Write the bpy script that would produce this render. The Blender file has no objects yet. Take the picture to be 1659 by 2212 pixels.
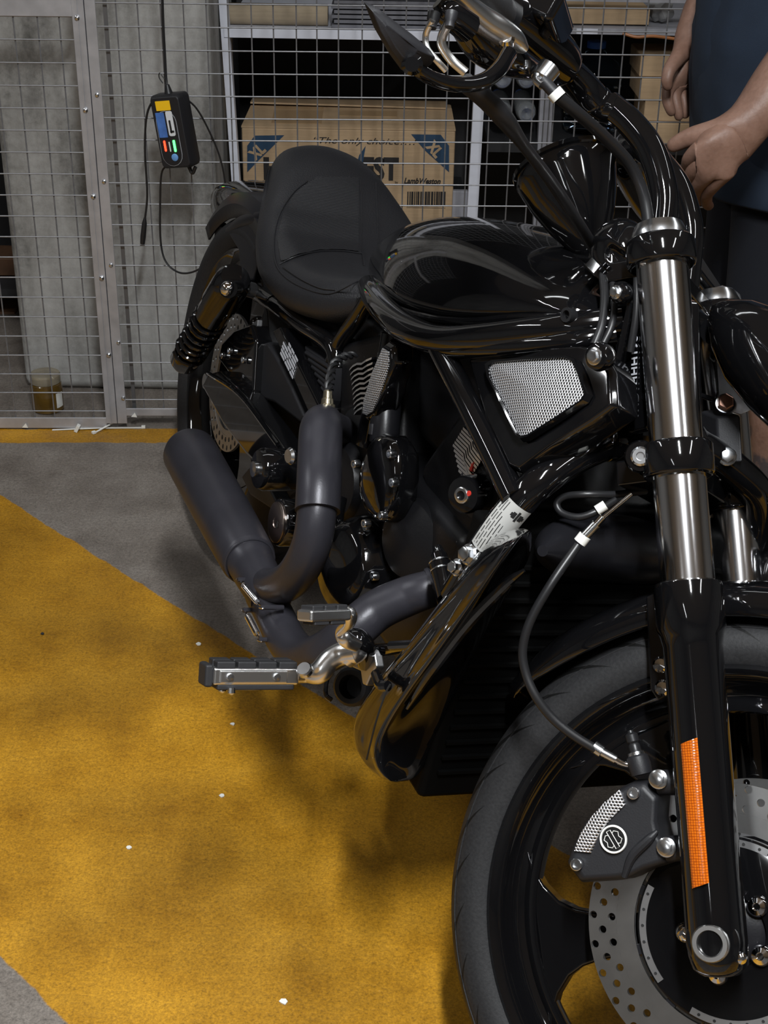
import bpy, bmesh, math, random
import numpy as np
from mathutils import Vector, Matrix

random.seed(7)
SC = bpy.context.scene
COL = SC.collection

# ------------------------------------------------------------------ camera
CAM_H, FPX, PITCH, ROLL = 1.361, 3052.0, 0.488, 0.017
CX, CY = 829.5, 1106.0
_fw = np.array([0, math.cos(PITCH), -math.sin(PITCH)])
_up = np.array([0, math.sin(PITCH), math.cos(PITCH)])
_rt = np.array([1.0, 0, 0])
RT = math.cos(ROLL) * _rt + math.sin(ROLL) * _up
UP = -math.sin(ROLL) * _rt + math.cos(ROLL) * _up
FW = _fw
cam = bpy.data.cameras.new('camera')
cam.sensor_fit = 'VERTICAL'
cam.sensor_height = 36.0
cam.sensor_width = 27.0
cam.lens = FPX / 2212.0 * 36.0
cam.clip_start = 0.02
camo = bpy.data.objects.new('camera', cam)
COL.objects.link(camo)
camo.matrix_world = Matrix(((RT[0], UP[0], -FW[0], 0), (RT[1], UP[1], -FW[1], 0),
                            (RT[2], UP[2], -FW[2], CAM_H), (0, 0, 0, 1)))
SC.camera = camo

# ------------------------------------------------------------------ world, lamps, exposure
world = bpy.data.worlds.new('world')
SC.world = world
world.use_nodes = True
world.node_tree.nodes['Background'].inputs[0].default_value = (0.75, 0.8, 0.9, 1)
world.node_tree.nodes['Background'].inputs[1].default_value = 0.012

def area(name, loc, size, power, color=(.95, .98, 1.0), rz=0.0):
    l = bpy.data.lights.new(name, 'AREA')
    l.shape = 'RECTANGLE'
    l.size, l.size_y = size
    l.energy = power
    l.color = color
    o = bpy.data.objects.new(name, l)
    COL.objects.link(o)
    o.location = loc
    o.rotation_euler = (0, 0, rz)
    return o
# rows of fluorescent battens under the garage ceiling
area('ceiling_batten_lamp', (0.12, 0.22, 2.55), (0.09, 1.0), 88)
area('ceiling_batten_lamp', (1.45, 0.40, 2.55), (0.09, 1.2), 10)
area('ceiling_batten_lamp', (-2.3, 1.9, 2.55), (0.09, 1.5), 20)
area('ceiling_batten_lamp', (1.9, 2.2, 2.55), (0.09, 1.5), 5)
area('ceiling_batten_lamp', (-0.5, 2.7, 2.60), (1.5, 0.09), 3)
area('ceiling_batten_lamp', (-1.6, -1.8, 2.55), (0.09, 1.5), 10)

vs = SC.view_settings
vs.view_transform = 'Standard'
vs.look = 'None'
vs.exposure = 0.25
vs.gamma = 1.0
vs.use_curve_mapping = False

# ------------------------------------------------------------------ frames: bike, steering, fence
def _Rx(a): c, s = math.cos(a), math.sin(a); return np.array([[1, 0, 0], [0, c, -s], [0, s, c]])
def _Rz(a): c, s = math.cos(a), math.sin(a); return np.array([[c, -s, 0], [s, c, 0], [0, 0, 1]])
def _axrot(k, a):
    K = np.array([[0, -k[2], k[1]], [k[2], 0, -k[0]], [-k[1], k[0], 0]])
    return np.eye(3) + math.sin(a) * K + (1 - math.cos(a)) * K @ K
BIKE_O = np.array([-0.261, 2.437, 0.0])
HEAD, LEAN, STEER, RAKE = -1.198, 0.209, 0.699, 0.635
BR = _Rz(HEAD) @ _Rx(-LEAN)
FA = np.array([1.491, 0, 0.325])           # front axle (steering frame)
RA = np.array([0.0, 0, 0.325])             # rear axle (bike frame)
SA = np.array([1.633, 0, 0.0])
SK = np.array([-math.sin(RAKE), 0, math.cos(RAKE)])   # fork direction, upwards
SR = _axrot(SK, STEER)
EYE = np.array([0, 0, CAM_H])
def _ray(x, y): return (x - CX) / FPX * RT - (y - CY) / FPX * UP + FW
def _hit(o, d, i, v): return o + (v - o[i]) / d[i] * d
def b(x, y, lat):
    """photo pixel -> bike frame, on the plane at lateral offset lat"""
    return _hit(BR.T @ (EYE - BIKE_O), BR.T @ _ray(x, y), 1, lat)
def bx(x, y, X): return _hit(BR.T @ (EYE - BIKE_O), BR.T @ _ray(x, y), 0, X)
def s(x, y, lat):
    """photo pixel -> steering frame"""
    o = BR.T @ (EYE - BIKE_O); d = BR.T @ _ray(x, y)
    return _hit(SA + SR.T @ (o - SA), SR.T @ d, 1, lat)
def sx(x, y, X):
    o = BR.T @ (EYE - BIKE_O); d = BR.T @ _ray(x, y)
    return _hit(SA + SR.T @ (o - SA), SR.T @ d, 0, X)
def at(x, y, Y): return _hit(EYE, _ray(x, y), 1, Y)
def gnd(x, y, z=0.0): return _hit(EYE, _ray(x, y), 2, z)
BMAT = Matrix([list(BR[i]) + [BIKE_O[i]] for i in range(3)] + [[0, 0, 0, 1]])
_t = SA - SR @ SA
SMAT = Matrix([list(SR[i]) + [_t[i]] for i in range(3)] + [[0, 0, 0, 1]])
FYAW = 0.0407
FP0 = np.array([-0.778, 2.946, 0])
FMAT = Matrix.Translation(FP0) @ Matrix.Rotation(FYAW, 4, 'Z')

# ------------------------------------------------------------------ mesh helpers
def V(*a): return np.array(a, float)
def unit(v): v = np.asarray(v, float); return v / (np.linalg.norm(v) + 1e-12)
def perp(a):
    a = unit(a)
    r = np.array([0, 0, 1.0]) if abs(a[2]) < .9 else np.array([1.0, 0, 0])
    u = unit(np.cross(r, a)); return u, np.cross(a, u)
def spline(pts, sub=6, closed=False):
    P = [np.asarray(p, float) for p in pts]
    n = len(P)
    if n < 3: return P
    out = []
    for i in range(n if closed else n - 1):
        p1, p2 = P[i], P[(i + 1) % n]
        p0 = P[i - 1] if (i > 0 or closed) else 2 * p1 - p2
        p3 = P[(i + 2) % n] if (i + 2 < n or closed) else 2 * p2 - p1
        for k in range(sub):
            t = k / sub
            out.append(.5 * (2 * p1 + (p2 - p0) * t + (2 * p0 - 5 * p1 + 4 * p2 - p3) * t * t + (3 * p1 - p0 - 3 * p2 + p3) * t ** 3))
    if not closed: out.append(P[-1])
    return out

class MB:
    def __init__(self): self.v = []; self.f = []
    def add(self, vs, fs):
        o = len(self.v)
        self.v += [tuple(map(float, p)) for p in vs]
        self.f += [tuple(i + o for i in q) for q in fs]
        return self
    def box(self, c, size, R=None):
        h = np.asarray(size, float) / 2; c = np.asarray(c, float)
        vs = [np.array([x, y, z]) * h for x in (-1, 1) for y in (-1, 1) for z in (-1, 1)]
        if R is not None: vs = [np.asarray(R) @ p for p in vs]
        return self.add([c + p for p in vs], [(0, 1, 3, 2), (4, 6, 7, 5), (0, 4, 5, 1), (2, 3, 7, 6), (0, 2, 6, 4), (1, 5, 7, 3)])
    def tube(self, pts, r, n=14, sub=6, cap=True, closed=False, flat=None):
        """round tube along a smooth path; r scalar or one per control point; flat=(axis, factor) squashes it"""
        rr = list(r) if hasattr(r, '__len__') else [r] * len(pts)
        Q = spline([np.append(np.asarray(p, float), q) for p, q in zip(pts, rr)], sub, closed)
        P = [q[:3] for q in Q]; R = [abs(q[3]) for q in Q]
        m = len(P); vs = []; fs = []
        u = None
        for i in range(m):
            a = P[(i + 1) % m] - P[i - 1] if closed else P[min(i + 1, m - 1)] - P[max(i - 1, 0)]
            a = unit(a)
            if u is None: u, w = perp(a)
            else:
                u = unit(u - a * (u @ a)); w = np.cross(a, u)
            for k in range(n):
                t = 2 * math.pi * k / n
                d = R[i] * (math.cos(t) * u + math.sin(t) * w)
                if flat is not None:
                    ax = unit(flat[0]); d = d - ax * (d @ ax) * (1 - flat[1])
                vs.append(P[i] + d)
        for i in range(m if closed else m - 1):
            j = (i + 1) % m
            for k in range(n):
                l = (k + 1) % n
                fs.append((i * n + k, i * n + l, j * n + l, j * n + k))
        if cap and not closed:
            fs.append(tuple(range(n))[::-1]); fs.append(tuple((m - 1) * n + k for k in range(n)))
        return self.add(vs, fs)
    def lathe(self, prof, o, ax, n=32, a0=0.0, a1=None, ref=None, cap=True):
        o = np.asarray(o, float); ax = unit(ax)
        if ref is None: u, w = perp(ax)
        else:
            u = unit(np.asarray(ref, float) - ax * (np.asarray(ref, float) @ ax)); w = np.cross(ax, u)
        full = a1 is None
        a1 = a0 + 2 * math.pi if full else a1
        m = n if full else n + 1
        vs = []
        for r, h in prof:
            for k in range(m):
                t = a0 + (a1 - a0) * k / n
                vs.append(o + ax * h + r * (math.cos(t) * u + math.sin(t) * w))
        fs = []
        for i in range(len(prof) - 1):
            for k in range(n):
                l = (k + 1) % m if full else k + 1
                fs.append((i * m + k, i * m + l, (i + 1) * m + l, (i + 1) * m + k))
        if full and cap:
            if prof[0][0] > 1e-6: fs.append(tuple(range(m))[::-1])
            if prof[-1][0] > 1e-6: fs.append(tuple((len(prof) - 1) * m + k for k in range(m)))
        return self.add(vs, fs)
    def cyl(self, p0, p1, r, n=20, r1=None):
        p0 = np.asarray(p0, float); p1 = np.asarray(p1, float)
        L = np.linalg.norm(p1 - p0)
        return self.lathe([(r, 0), (r if r1 is None else r1, L)], p0, p1 - p0, n)
    def prism(self, pts, ext):
        """outline in 3-D pushed along ext"""
        P = [np.asarray(p, float) for p in pts]; e = np.asarray(ext, float); n = len(P)
        vs = P + [p + e for p in P]
        fs = [tuple(range(n))[::-1], tuple(range(n, 2 * n))] + [(i, (i + 1) % n, n + (i + 1) % n, n + i) for i in range(n)]
        return self.add(vs, fs)
    def loft(self, rings, cap=True, closed=True):
        n = len(rings[0]); vs = [p for r in rings for p in r]; fs = []
        for i in range(len(rings) - 1):
            for k in range(n if closed else n - 1):
                l = (k + 1) % n
                fs.append((i * n + k, i * n + l, (i + 1) * n + l, (i + 1) * n + k))
        if cap and closed:
            fs.append(tuple(range(n))[::-1]); fs.append(tuple((len(rings) - 1) * n + k for k in range(n)))
        return self.add(vs, fs)
    def bolt(self, p, ax, r=.007, h=.006, washer=True):
        """flanged hexagon head"""
        ax = unit(ax); p = np.asarray(p, float)
        if washer: self.lathe([(r * 1.45, 0), (r * 1.45, h * .25), (r * 1.2, h * .4)], p, ax, 20)
        self.lathe([(r, h * .3), (r, h * .95), (r * .86, h)], p, ax, 6)
        return self
    def socket(self, p, ax, r=.006, h=.007):
        """cap screw with a hexagon recess"""
        return self.lathe([(r, 0), (r, h * .9), (r * .9, h), (r * .55, h), (r * .5, h * .4), (0, h * .4)], p, ax, 16)
    def mesh(self, name):
        me = bpy.data.meshes.new(name)
        me.from_pydata(self.v, [], self.f)
        bm = bmesh.new(); bm.from_mesh(me)
        bmesh.ops.recalc_face_normals(bm, faces=bm.faces)
        bm.to_mesh(me); bm.free()
        return me
    def build(self, name, mat, parent=None, smooth=True, angle=35, bevel=0, seg=2, sub=0, steer=False, solid=0, **tags):
        me = self.mesh(name)
        return link(name, me, mat, parent, smooth, angle, bevel, seg, sub, steer, solid, **tags)

def link(name, me, mat, parent=None, smooth=True, angle=35, bevel=0, seg=2, sub=0, steer=False, solid=0, **tags):
    if mat is not None and not me.materials:
        for q in (mat if isinstance(mat, (list, tuple)) else [mat]): me.materials.append(q)
    if smooth:
        me.shade_smooth()
        if not sub and not bevel: me.set_sharp_from_angle(angle=math.radians(angle))
    o = bpy.data.objects.new(name, me)
    COL.objects.link(o)
    if parent is not None: o.parent = parent
    if steer: o.matrix_local = SMAT
    if solid:
        q = o.modifiers.new('solid', 'SOLIDIFY'); q.thickness = solid; q.offset = 0
    if bevel:
        q = o.modifiers.new('bevel', 'BEVEL'); q.width = bevel; q.segments = seg; q.limit_method = 'ANGLE'; q.angle_limit = math.radians(angle); q.harden_normals = True
    if sub:
        q = o.modifiers.new('sub', 'SUBSURF'); q.levels = sub; q.render_levels = sub
    for k, v in tags.items(): o[k] = v
    return o
def empty(name, loc=(0, 0, 0), label=None, category=None, group=None, matrix=None):
    o = bpy.data.objects.new(name, None)
    COL.objects.link(o)
    o.empty_display_size = .05
    if matrix is not None: o.matrix_world = matrix
    else: o.location = loc
    if label: o['label'] = label
    if category: o['category'] = category
    if group: o['group'] = group
    return o

# ------------------------------------------------------------------ materials
def mat(name, color, rough=.5, metal=0.0, spec=.5, coat=0.0, noise=0.0, nscale=20, bump=0.0, bscale=200, trans=0, ior=1.45, emit=None, estr=0, aniso=0, alpha=1.0):
    m = bpy.data.materials.new(name); m.use_nodes = True
    nt = m.node_tree; p = nt.nodes['Principled BSDF']
    p.inputs['Base Color'].default_value = (*color, 1)
    p.inputs['Roughness'].default_value = rough
    p.inputs['Metallic'].default_value = metal
    p.inputs['Specular IOR Level'].default_value = spec
    p.inputs['Coat Weight'].default_value = coat
    p.inputs['Coat Roughness'].default_value = .03
    p.inputs['Transmission Weight'].default_value = trans
    p.inputs['IOR'].default_value = ior
    p.inputs['Anisotropic'].default_value = aniso
    p.inputs['Alpha'].default_value = alpha
    if emit:
        p.inputs['Emission Color'].default_value = (*emit, 1); p.inputs['Emission Strength'].default_value = estr
    tc = nt.nodes.new('ShaderNodeTexCoord')
    if noise:
        nz = nt.nodes.new('ShaderNodeTexNoise'); nz.inputs['Scale'].default_value = nscale; nz.inputs['Detail'].default_value = 6
        nt.links.new(tc.outputs['Object'], nz.inputs['Vector'])
        rp = nt.nodes.new('ShaderNodeValToRGB')
        rp.color_ramp.elements[0].position = .3; rp.color_ramp.elements[1].position = .7
        rp.color_ramp.elements[0].color = (*[c * (1 - noise) for c in color], 1)
        rp.color_ramp.elements[1].color = (*[min(1, c * (1 + noise)) for c in color], 1)
        nt.links.new(nz.outputs['Fac'], rp.inputs['Fac']); nt.links.new(rp.outputs['Color'], p.inputs['Base Color'])
    if bump:
        nb = nt.nodes.new('ShaderNodeTexNoise'); nb.inputs['Scale'].default_value = bscale; nb.inputs['Detail'].default_value = 4
        nt.links.new(tc.outputs['Object'], nb.inputs['Vector'])
        bp = nt.nodes.new('ShaderNodeBump'); bp.inputs['Strength'].default_value = bump; bp.inputs['Distance'].default_value = .002
        nt.links.new(nb.outputs['Fac'], bp.inputs['Height']); nt.links.new(bp.outputs['Normal'], p.inputs['Normal'])
    return m
M = {}
M['gloss'] = mat('gloss_black_paint', (.0035, .0035, .004), .07, spec=.5, coat=.6)
M['tankblack'] = mat('deep_black_paint', (.0035, .0035, .004), .06, coat=.6)
M['satin'] = mat('satin_black_metal', (.009, .009, .011), .32, bump=.05, bscale=400)
M['matte'] = mat('matte_black_plastic', (.011, .011, .013), .5, bump=.08, bscale=600)
M['darkengine'] = mat('engine_black_coating', (.005, .005, .006), .40, bump=.1, bscale=300)
M['exhaust'] = mat('black_ceramic_exhaust', (.032, .031, .038), .36, metal=.25, noise=.12, nscale=14, bump=.06, bscale=500)
M['chrome'] = mat('chrome', (.82, .82, .84), .07, 1.0)
M['polished'] = mat('polished_alloy', (.92, .92, .92), .27, 1.0)
M['steel'] = mat('zinc_steel', (.72, .74, .77), .22, 1.0, noise=.1, nscale=80)
M['forkchrome'] = mat('polished_fork_tube', (.72, .72, .74), .15, 1.0)
M['alu'] = mat('brushed_aluminium', (.56, .56, .57), .34, 1.0, noise=.08, nscale=40)
M['rotor'] = mat('ground_rotor_steel', (.48, .48, .48), .38, 1.0, noise=.12, nscale=30, aniso=.5)
M['hose'] = mat('rubber_hose', (.012, .012, .013), .38)
M['rubber'] = mat('rubber_pad', (.02, .02, .022), .55, bump=.1)
M['red'] = mat('red_paint_mark', (.5, .03, .02), .5)
M['label'] = mat('silver_label', (.5, .5, .48), .45, metal=.2)
M['ink'] = mat('black_print', (.012, .012, .012), .6)
M['greyink'] = mat('grey_print', (.45, .46, .5), .6)
M['deepblack'] = mat('deep_black_core', (.002, .002, .002), .7, spec=.08)
M['lens'] = mat('smoked_lens', (.25, .25, .26), .05, trans=.7, coat=1)
# ------------------------------------------------------------------ surface materials
def nodes(m):
    nt = m.node_tree
    def N(t, **kw):
        n = nt.nodes.new(t)
        for k, v in kw.items():
            if k.startswith('i_'): n.inputs[k[2:].replace('_', ' ')].default_value = v
            elif k[0] == 'n' and k[1:].isdigit(): n.inputs[int(k[1:])].default_value = v
            else: setattr(n, k, v)
        return n
    return nt, N, nt.links.new, nt.nodes['Principled BSDF']
def mathn(N, L, op, a, bb=None, c=None, clamp=False):
    n = N('ShaderNodeMath', operation=op); n.use_clamp = clamp
    for i, q in enumerate((a, bb, c)):
        if q is None: continue
        if isinstance(q, (int, float)): n.inputs[i].default_value = q
        else: L(q, n.inputs[i])
    return n.outputs[0]
def mixc(N, L, f, a, bb, blend='MIX'):
    n = N('ShaderNodeMix', data_type='RGBA', blend_type=blend)
    for i, q in ((0, f), (6, a), (7, bb)):
        if isinstance(q, (int, float)): n.inputs[i].default_value = q
        elif isinstance(q, tuple): n.inputs[i].default_value = (*q, 1)
        else: L(q, n.inputs[i])
    return n.outputs[2]
def ramp(N, L, f, stops):
    n = N('ShaderNodeValToRGB'); e = n.color_ramp.elements
    while len(e) < len(stops): e.new(.5)
    for q, (p, c) in zip(e, stops): q.position = p; q.color = (*c, 1) if isinstance(c, tuple) else (c, c, c, 1)
    L(f, n.inputs[0]); return n.outputs[0]
def noise(N, L, vec, scale, detail=6, rough=.55):
    n = N('ShaderNodeTexNoise'); n.inputs['Scale'].default_value = scale; n.inputs['Detail'].default_value = detail; n.inputs['Roughness'].default_value = rough
    L(vec, n.inputs['Vector']); return n.outputs['Fac']
def bumpn(N, L, p, h, strength, dist):
    n = N('ShaderNodeBump'); n.inputs['Strength'].default_value = strength; n.inputs['Distance'].default_value = dist
    L(h, n.inputs['Height']); L(n.outputs['Normal'], p.inputs['Normal'])

def floor_material():
    m = mat('painted_concrete_floor', (.2, .2, .2), .55); nt, N, L, p = nodes(m)
    g = N('ShaderNodeNewGeometry'); pos = g.outputs['Position']
    sep = N('ShaderNodeSeparateXYZ'); L(pos, sep.inputs[0]); X, Y = sep.outputs[0], sep.outputs[1]
    big = noise(N, L, pos, 2.2, 5); mid = noise(N, L, pos, 9, 8, .65); fine = noise(N, L, pos, 160, 4, .7); spk = noise(N, L, pos, 420, 2)
    edge = mathn(N, L, 'MULTIPLY', mathn(N, L, 'SUBTRACT', mid, .5), .035)
    q = mathn(N, L, 'ADD', mathn(N, L, 'ADD', X, Y), edge)
    ph = mathn(N, L, 'PINGPONG', mathn(N, L, 'SUBTRACT', q, .85 + .48), .96)      # 0 at a stripe's centre
    stripe = mathn(N, L, 'MULTIPLY', mathn(N, L, 'SUBTRACT', .482, ph), 250, clamp=True)
    yy = mathn(N, L, 'ADD', mathn(N, L, 'SUBTRACT', Y, mathn(N, L, 'MULTIPLY', X, .0407)), edge)
    bandm = mathn(N, L, 'MULTIPLY', mathn(N, L, 'SUBTRACT', .040, mathn(N, L, 'ABSOLUTE', mathn(N, L, 'SUBTRACT', yy, 2.937))), 300, clamp=True)
    ins = mathn(N, L, 'GREATER_THAN', 2.80, yy)                                  # the hatching stops short of the fence line
    paint = mathn(N, L, 'MAXIMUM', mathn(N, L, 'MULTIPLY', stripe, ins), bandm)
    worn = mathn(N, L, 'MULTIPLY', mathn(N, L, 'SUBTRACT', fine, .68), 9, clamp=True)
    paint = mathn(N, L, 'MULTIPLY', paint, mathn(N, L, 'SUBTRACT', 1.0, mathn(N, L, 'MULTIPLY', worn, .75)))
    conc = ramp(N, L, mid, [(.25, (.11, .092, .078)), (.5, (.168, .145, .125)), (.78, (.23, .205, .18))])
    yel = ramp(N, L, mid, [(.22, (.27, .118, .006)), (.45, (.43, .205, .009)), (.7, (.53, .265, .014))])
    grime = ramp(N, L, big, [(.34, .52), (.62, 1.0)])
    yel = mixc(N, L, 1.0, yel, grime, 'MULTIPLY')
    col = mixc(N, L, paint, conc, yel)
    grain = mathn(N, L, 'ADD', mathn(N, L, 'MULTIPLY', fine, .5), mathn(N, L, 'MULTIPLY', noise(N, L, pos, 330, 3, .7), .5))
    col = mixc(N, L, 1.0, col, ramp(N, L, grain, [(.34, .50), (.5, .98), (.66, 1.42)]), 'MULTIPLY')
    pits = mathn(N, L, 'MULTIPLY', mathn(N, L, 'SUBTRACT', spk, .66), 8, clamp=True)
    col = mixc(N, L, mathn(N, L, 'MULTIPLY', pits, .6), col, (.035, .028, .018))
    L(col, p.inputs['Base Color'])
    L(ramp(N, L, mid, [(.3, .42), (.7, .62)]), p.inputs['Roughness'])
    bumpn(N, L, p, mathn(N, L, 'ADD', fine, mathn(N, L, 'MULTIPLY', mid, 1.5)), .35, .002)
    return m
def concrete_material():
    m = mat('cast_concrete', (.3, .3, .29), .85); nt, N, L, p = nodes(m)
    pos = N('ShaderNodeNewGeometry').outputs['Position']
    mp = N('ShaderNodeMapping'); mp.inputs['Scale'].default_value = (1, 1, .35); L(pos, mp.inputs[0])
    a = noise(N, L, mp.outputs[0], 7, 8, .6); c = noise(N, L, pos, 60, 6, .7)
    f = mathn(N, L, 'ADD', mathn(N, L, 'MULTIPLY', a, .75), mathn(N, L, 'MULTIPLY', c, .25))
    L(ramp(N, L, f, [(.33, (.10, .097, .09)), (.46, (.27, .265, .25)), (.56, (.36, .355, .34)), (.7, (.45, .445, .43))]), p.inputs['Base Color'])
    bumpn(N, L, p, c, .4, .003)
    return m
def cardboard_material(name='cardboard', c=(.44, .31, .185)):
    m = mat(name, c, .8); nt, N, L, p = nodes(m)
    pos = N('ShaderNodeTexCoord').outputs['Object']
    mp = N('ShaderNodeMapping'); mp.inputs['Scale'].default_value = (8, 8, 160); L(pos, mp.inputs[0])
    a = noise(N, L, pos, 12, 6); k = noise(N, L, mp.outputs[0], 1.5, 3)
    f = mathn(N, L, 'ADD', mathn(N, L, 'MULTIPLY', a, .7), mathn(N, L, 'MULTIPLY', k, .3))
    L(ramp(N, L, f, [(.3, tuple(q * .78 for q in c)), (.6, tuple(q * 1.12 for q in c))]), p.inputs['Base Color'])
    return m
def perforated_material():
    """stamped steel sheet: staggered round holes"""
    m = mat('perforated_steel', (.7, .7, .72), .3, 1.0); nt, N, L, p = nodes(m)
    tc = N('ShaderNodeUVMap')
    mp = N('ShaderNodeMapping'); L(tc.outputs[0], mp.inputs[0])
    sep = N('ShaderNodeSeparateXYZ'); L(mp.outputs[0], sep.inputs[0])
    r = mathn(N, L, 'MULTIPLY', sep.outputs[1], 1 / .866)
    row = mathn(N, L, 'FLOOR', r)
    off = mathn(N, L, 'MULTIPLY', mathn(N, L, 'MODULO', mathn(N, L, 'ABSOLUTE', row), 2.0), .5)
    u = mathn(N, L, 'SUBTRACT', mathn(N, L, 'FRACT', mathn(N, L, 'ADD', sep.outputs[0], off)), .5)
    v = mathn(N, L, 'MULTIPLY', mathn(N, L, 'SUBTRACT', mathn(N, L, 'FRACT', r), .5), .866)
    d = mathn(N, L, 'SQRT', mathn(N, L, 'ADD', mathn(N, L, 'MULTIPLY', u, u), mathn(N, L, 'MULTIPLY', v, v)))
    hole = mathn(N, L, 'LESS_THAN', d, .30)
    L(mixc(N, L, hole, (.90, .90, .93), (.004, .004, .004)), p.inputs['Base Color'])
    L(mathn(N, L, 'SUBTRACT', 1.0, hole), p.inputs['Metallic'])
    L(mathn(N, L, 'ADD', .46, mathn(N, L, 'MULTIPLY', hole, .4)), p.inputs['Roughness'])
    h = mathn(N, L, 'MULTIPLY', mathn(N, L, 'SUBTRACT', d, .22), 4, clamp=True)
    bumpn(N, L, p, h, .5, .0015)
    return m
def leather_material(name, ribs=False):
    m = mat(name, (.016, .016, .018), .42); nt, N, L, p = nodes(m)
    pos = N('ShaderNodeTexCoord').outputs['Object']
    vo = N('ShaderNodeTexVoronoi'); vo.inputs['Scale'].default_value = 420; L(pos, vo.inputs['Vector'])
    if ribs:
        w = N('ShaderNodeTexWave', wave_type='BANDS', bands_direction='X'); w.inputs['Scale'].default_value = 120; L(pos, w.inputs['Vector'])
        bumpn(N, L, p, w.outputs['Fac'], .55, .0012)
        p.inputs['Roughness'].default_value = .40
        p.inputs['Specular IOR Level'].default_value = .65
    else:
        bumpn(N, L, p, vo.outputs['Distance'], .25, .001)
    return m
def tire_material():
    """tread sipes swept back from the centre line; object frame has the axle along Y"""
    m = mat('tyre_rubber', (.010, .010, .011), .6, spec=.32); nt, N, L, p = nodes(m)
    pos = N('ShaderNodeTexCoord').outputs['Object']
    sep = N('ShaderNodeSeparateXYZ'); L(pos, sep.inputs[0])
    ang = mathn(N, L, 'ARCTAN2', sep.outputs[2], sep.outputs[0])
    ay = mathn(N, L, 'ABSOLUTE', sep.outputs[1])
    rad = mathn(N, L, 'SQRT', mathn(N, L, 'ADD', mathn(N, L, 'MULTIPLY', sep.outputs[0], sep.outputs[0]), mathn(N, L, 'MULTIPLY', sep.outputs[2], sep.outputs[2])))
    prof = mathn(N, L, 'ADD', mathn(N, L, 'SUBTRACT', .325, rad), ay)                     # path from the crown over the shoulder
    sweep = mathn(N, L, 'MULTIPLY', mathn(N, L, 'POWER', mathn(N, L, 'MULTIPLY', prof, 12.0), 1.5), .24)
    k = mathn(N, L, 'FRACT', mathn(N, L, 'MULTIPLY', mathn(N, L, 'ADD', ang, sweep), 34 / (2 * math.pi)))
    wid = mathn(N, L, 'MULTIPLY', mathn(N, L, 'SUBTRACT', .095, prof), 3.6)
    g = mathn(N, L, 'LESS_THAN', mathn(N, L, 'ABSOLUTE', mathn(N, L, 'SUBTRACT', k, .5)), wid)
    inside = mathn(N, L, 'GREATER_THAN', prof, .018)
    g = mathn(N, L, 'MULTIPLY', g, inside)
    fine = noise(N, L, pos, 300, 4)
    L(mixc(N, L, g, ramp(N, L, fine, [(.3, (.012, .012, .013)), (.7, (.020, .020, .021))]), (.002, .002, .002)), p.inputs['Base Color'])
    h = mathn(N, L, 'SUBTRACT', mathn(N, L, 'MULTIPLY', fine, .15), g)
    bumpn(N, L, p, h, .6, .003)
    return m
def reflector_material():
    m = mat('amber_reflector', (.9, .25, .01), .16, coat=1); nt, N, L, p = nodes(m)
    pos = N('ShaderNodeUVMap').outputs[0]
    vo = N('ShaderNodeTexVoronoi'); vo.inputs['Scale'].default_value = 1.0; vo.inputs['Randomness'].default_value = .15; L(pos, vo.inputs['Vector'])
    L(ramp(N, L, vo.outputs['Distance'], [(.1, (.66, .15, .006)), (.6, (.28, .045, .002))]), p.inputs['Base Color'])
    bumpn(N, L, p, vo.outputs['Distance'], .5, .001)
    return m
M['floor'] = floor_material()
M['concrete'] = concrete_material()
M['cardboard'] = cardboard_material()
M['cardboard_pale'] = cardboard_material('pale_cardboard', (.36, .29, .20))
M['perf'] = perforated_material()
M['leather'] = leather_material('seat_vinyl')
M['leather_ribs'] = leather_material('ribbed_seat_vinyl', True)
M['tire'] = tire_material()
M['amber'] = reflector_material()
M['galv'] = mat('galvanised_wire', (.24, .24, .25), .5, .65, noise=.15, nscale=60)
M['aluframe'] = mat('dull_aluminium_profile', (.42, .42, .44), .45, .55, noise=.14, nscale=25)
M['aludark'] = mat('dull_flat_bar', (.16, .16, .165), .5, .7)
M['white'] = mat('white_enamel', (.70, .72, .80), .4, noise=.05, nscale=30)
M['greypost'] = mat('grey_enamel', (.30, .30, .33), .45, noise=.1, nscale=40)
M['shadewall'] = mat('shade_toned_wall', (.012, .012, .013), .8, noise=.4, nscale=6)  # charcoal base carries the shade of the cage behind the shelves
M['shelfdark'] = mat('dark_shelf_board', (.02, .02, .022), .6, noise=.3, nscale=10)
M['boards'] = mat('grey_slats', (.17, .17, .19), .55, noise=.15, nscale=20)
M['blueprint'] = mat('blue_print', (.018, .05, .10), .7)
M['brownprint'] = mat('dark_brown_print', (.018, .016, .016), .7)
M['tape'] = mat('packing_tape', (.40, .27, .15), .2)
M['white_plastic'] = mat('white_nylon', (.72, .72, .68), .4)
M['ceiling'] = mat('ceiling_paint', (.50, .50, .50), .8)
M['dimwall'] = mat('grey_garage_wall', (.24, .24, .235), .8, noise=.2, nscale=3)
M['beam'] = mat('wood_brown', (.10, .05, .025), .7, noise=.3, nscale=20)
M['bottle'] = mat('clear_bottle_plastic', (.85, .9, .95), .08, trans=.9, ior=1.25)
M['bottleblue'] = mat('blue_bottle_plastic', (.62, .78, .95), .06, trans=1.0, ior=1.12)
M['wrap'] = mat('crinkled_shrink_wrap', (.8, .83, .85), .10, trans=.80, ior=1.3, bump=1.0, bscale=60)
M['bluecap'] = mat('blue_cap', (.03, .12, .5), .4)
M['copper'] = mat('orange_cord', (.35, .13, .04), .4)
M['paper'] = mat('crumpled_paper', (.28, .28, .28), .8, bump=.8, bscale=30)

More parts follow.
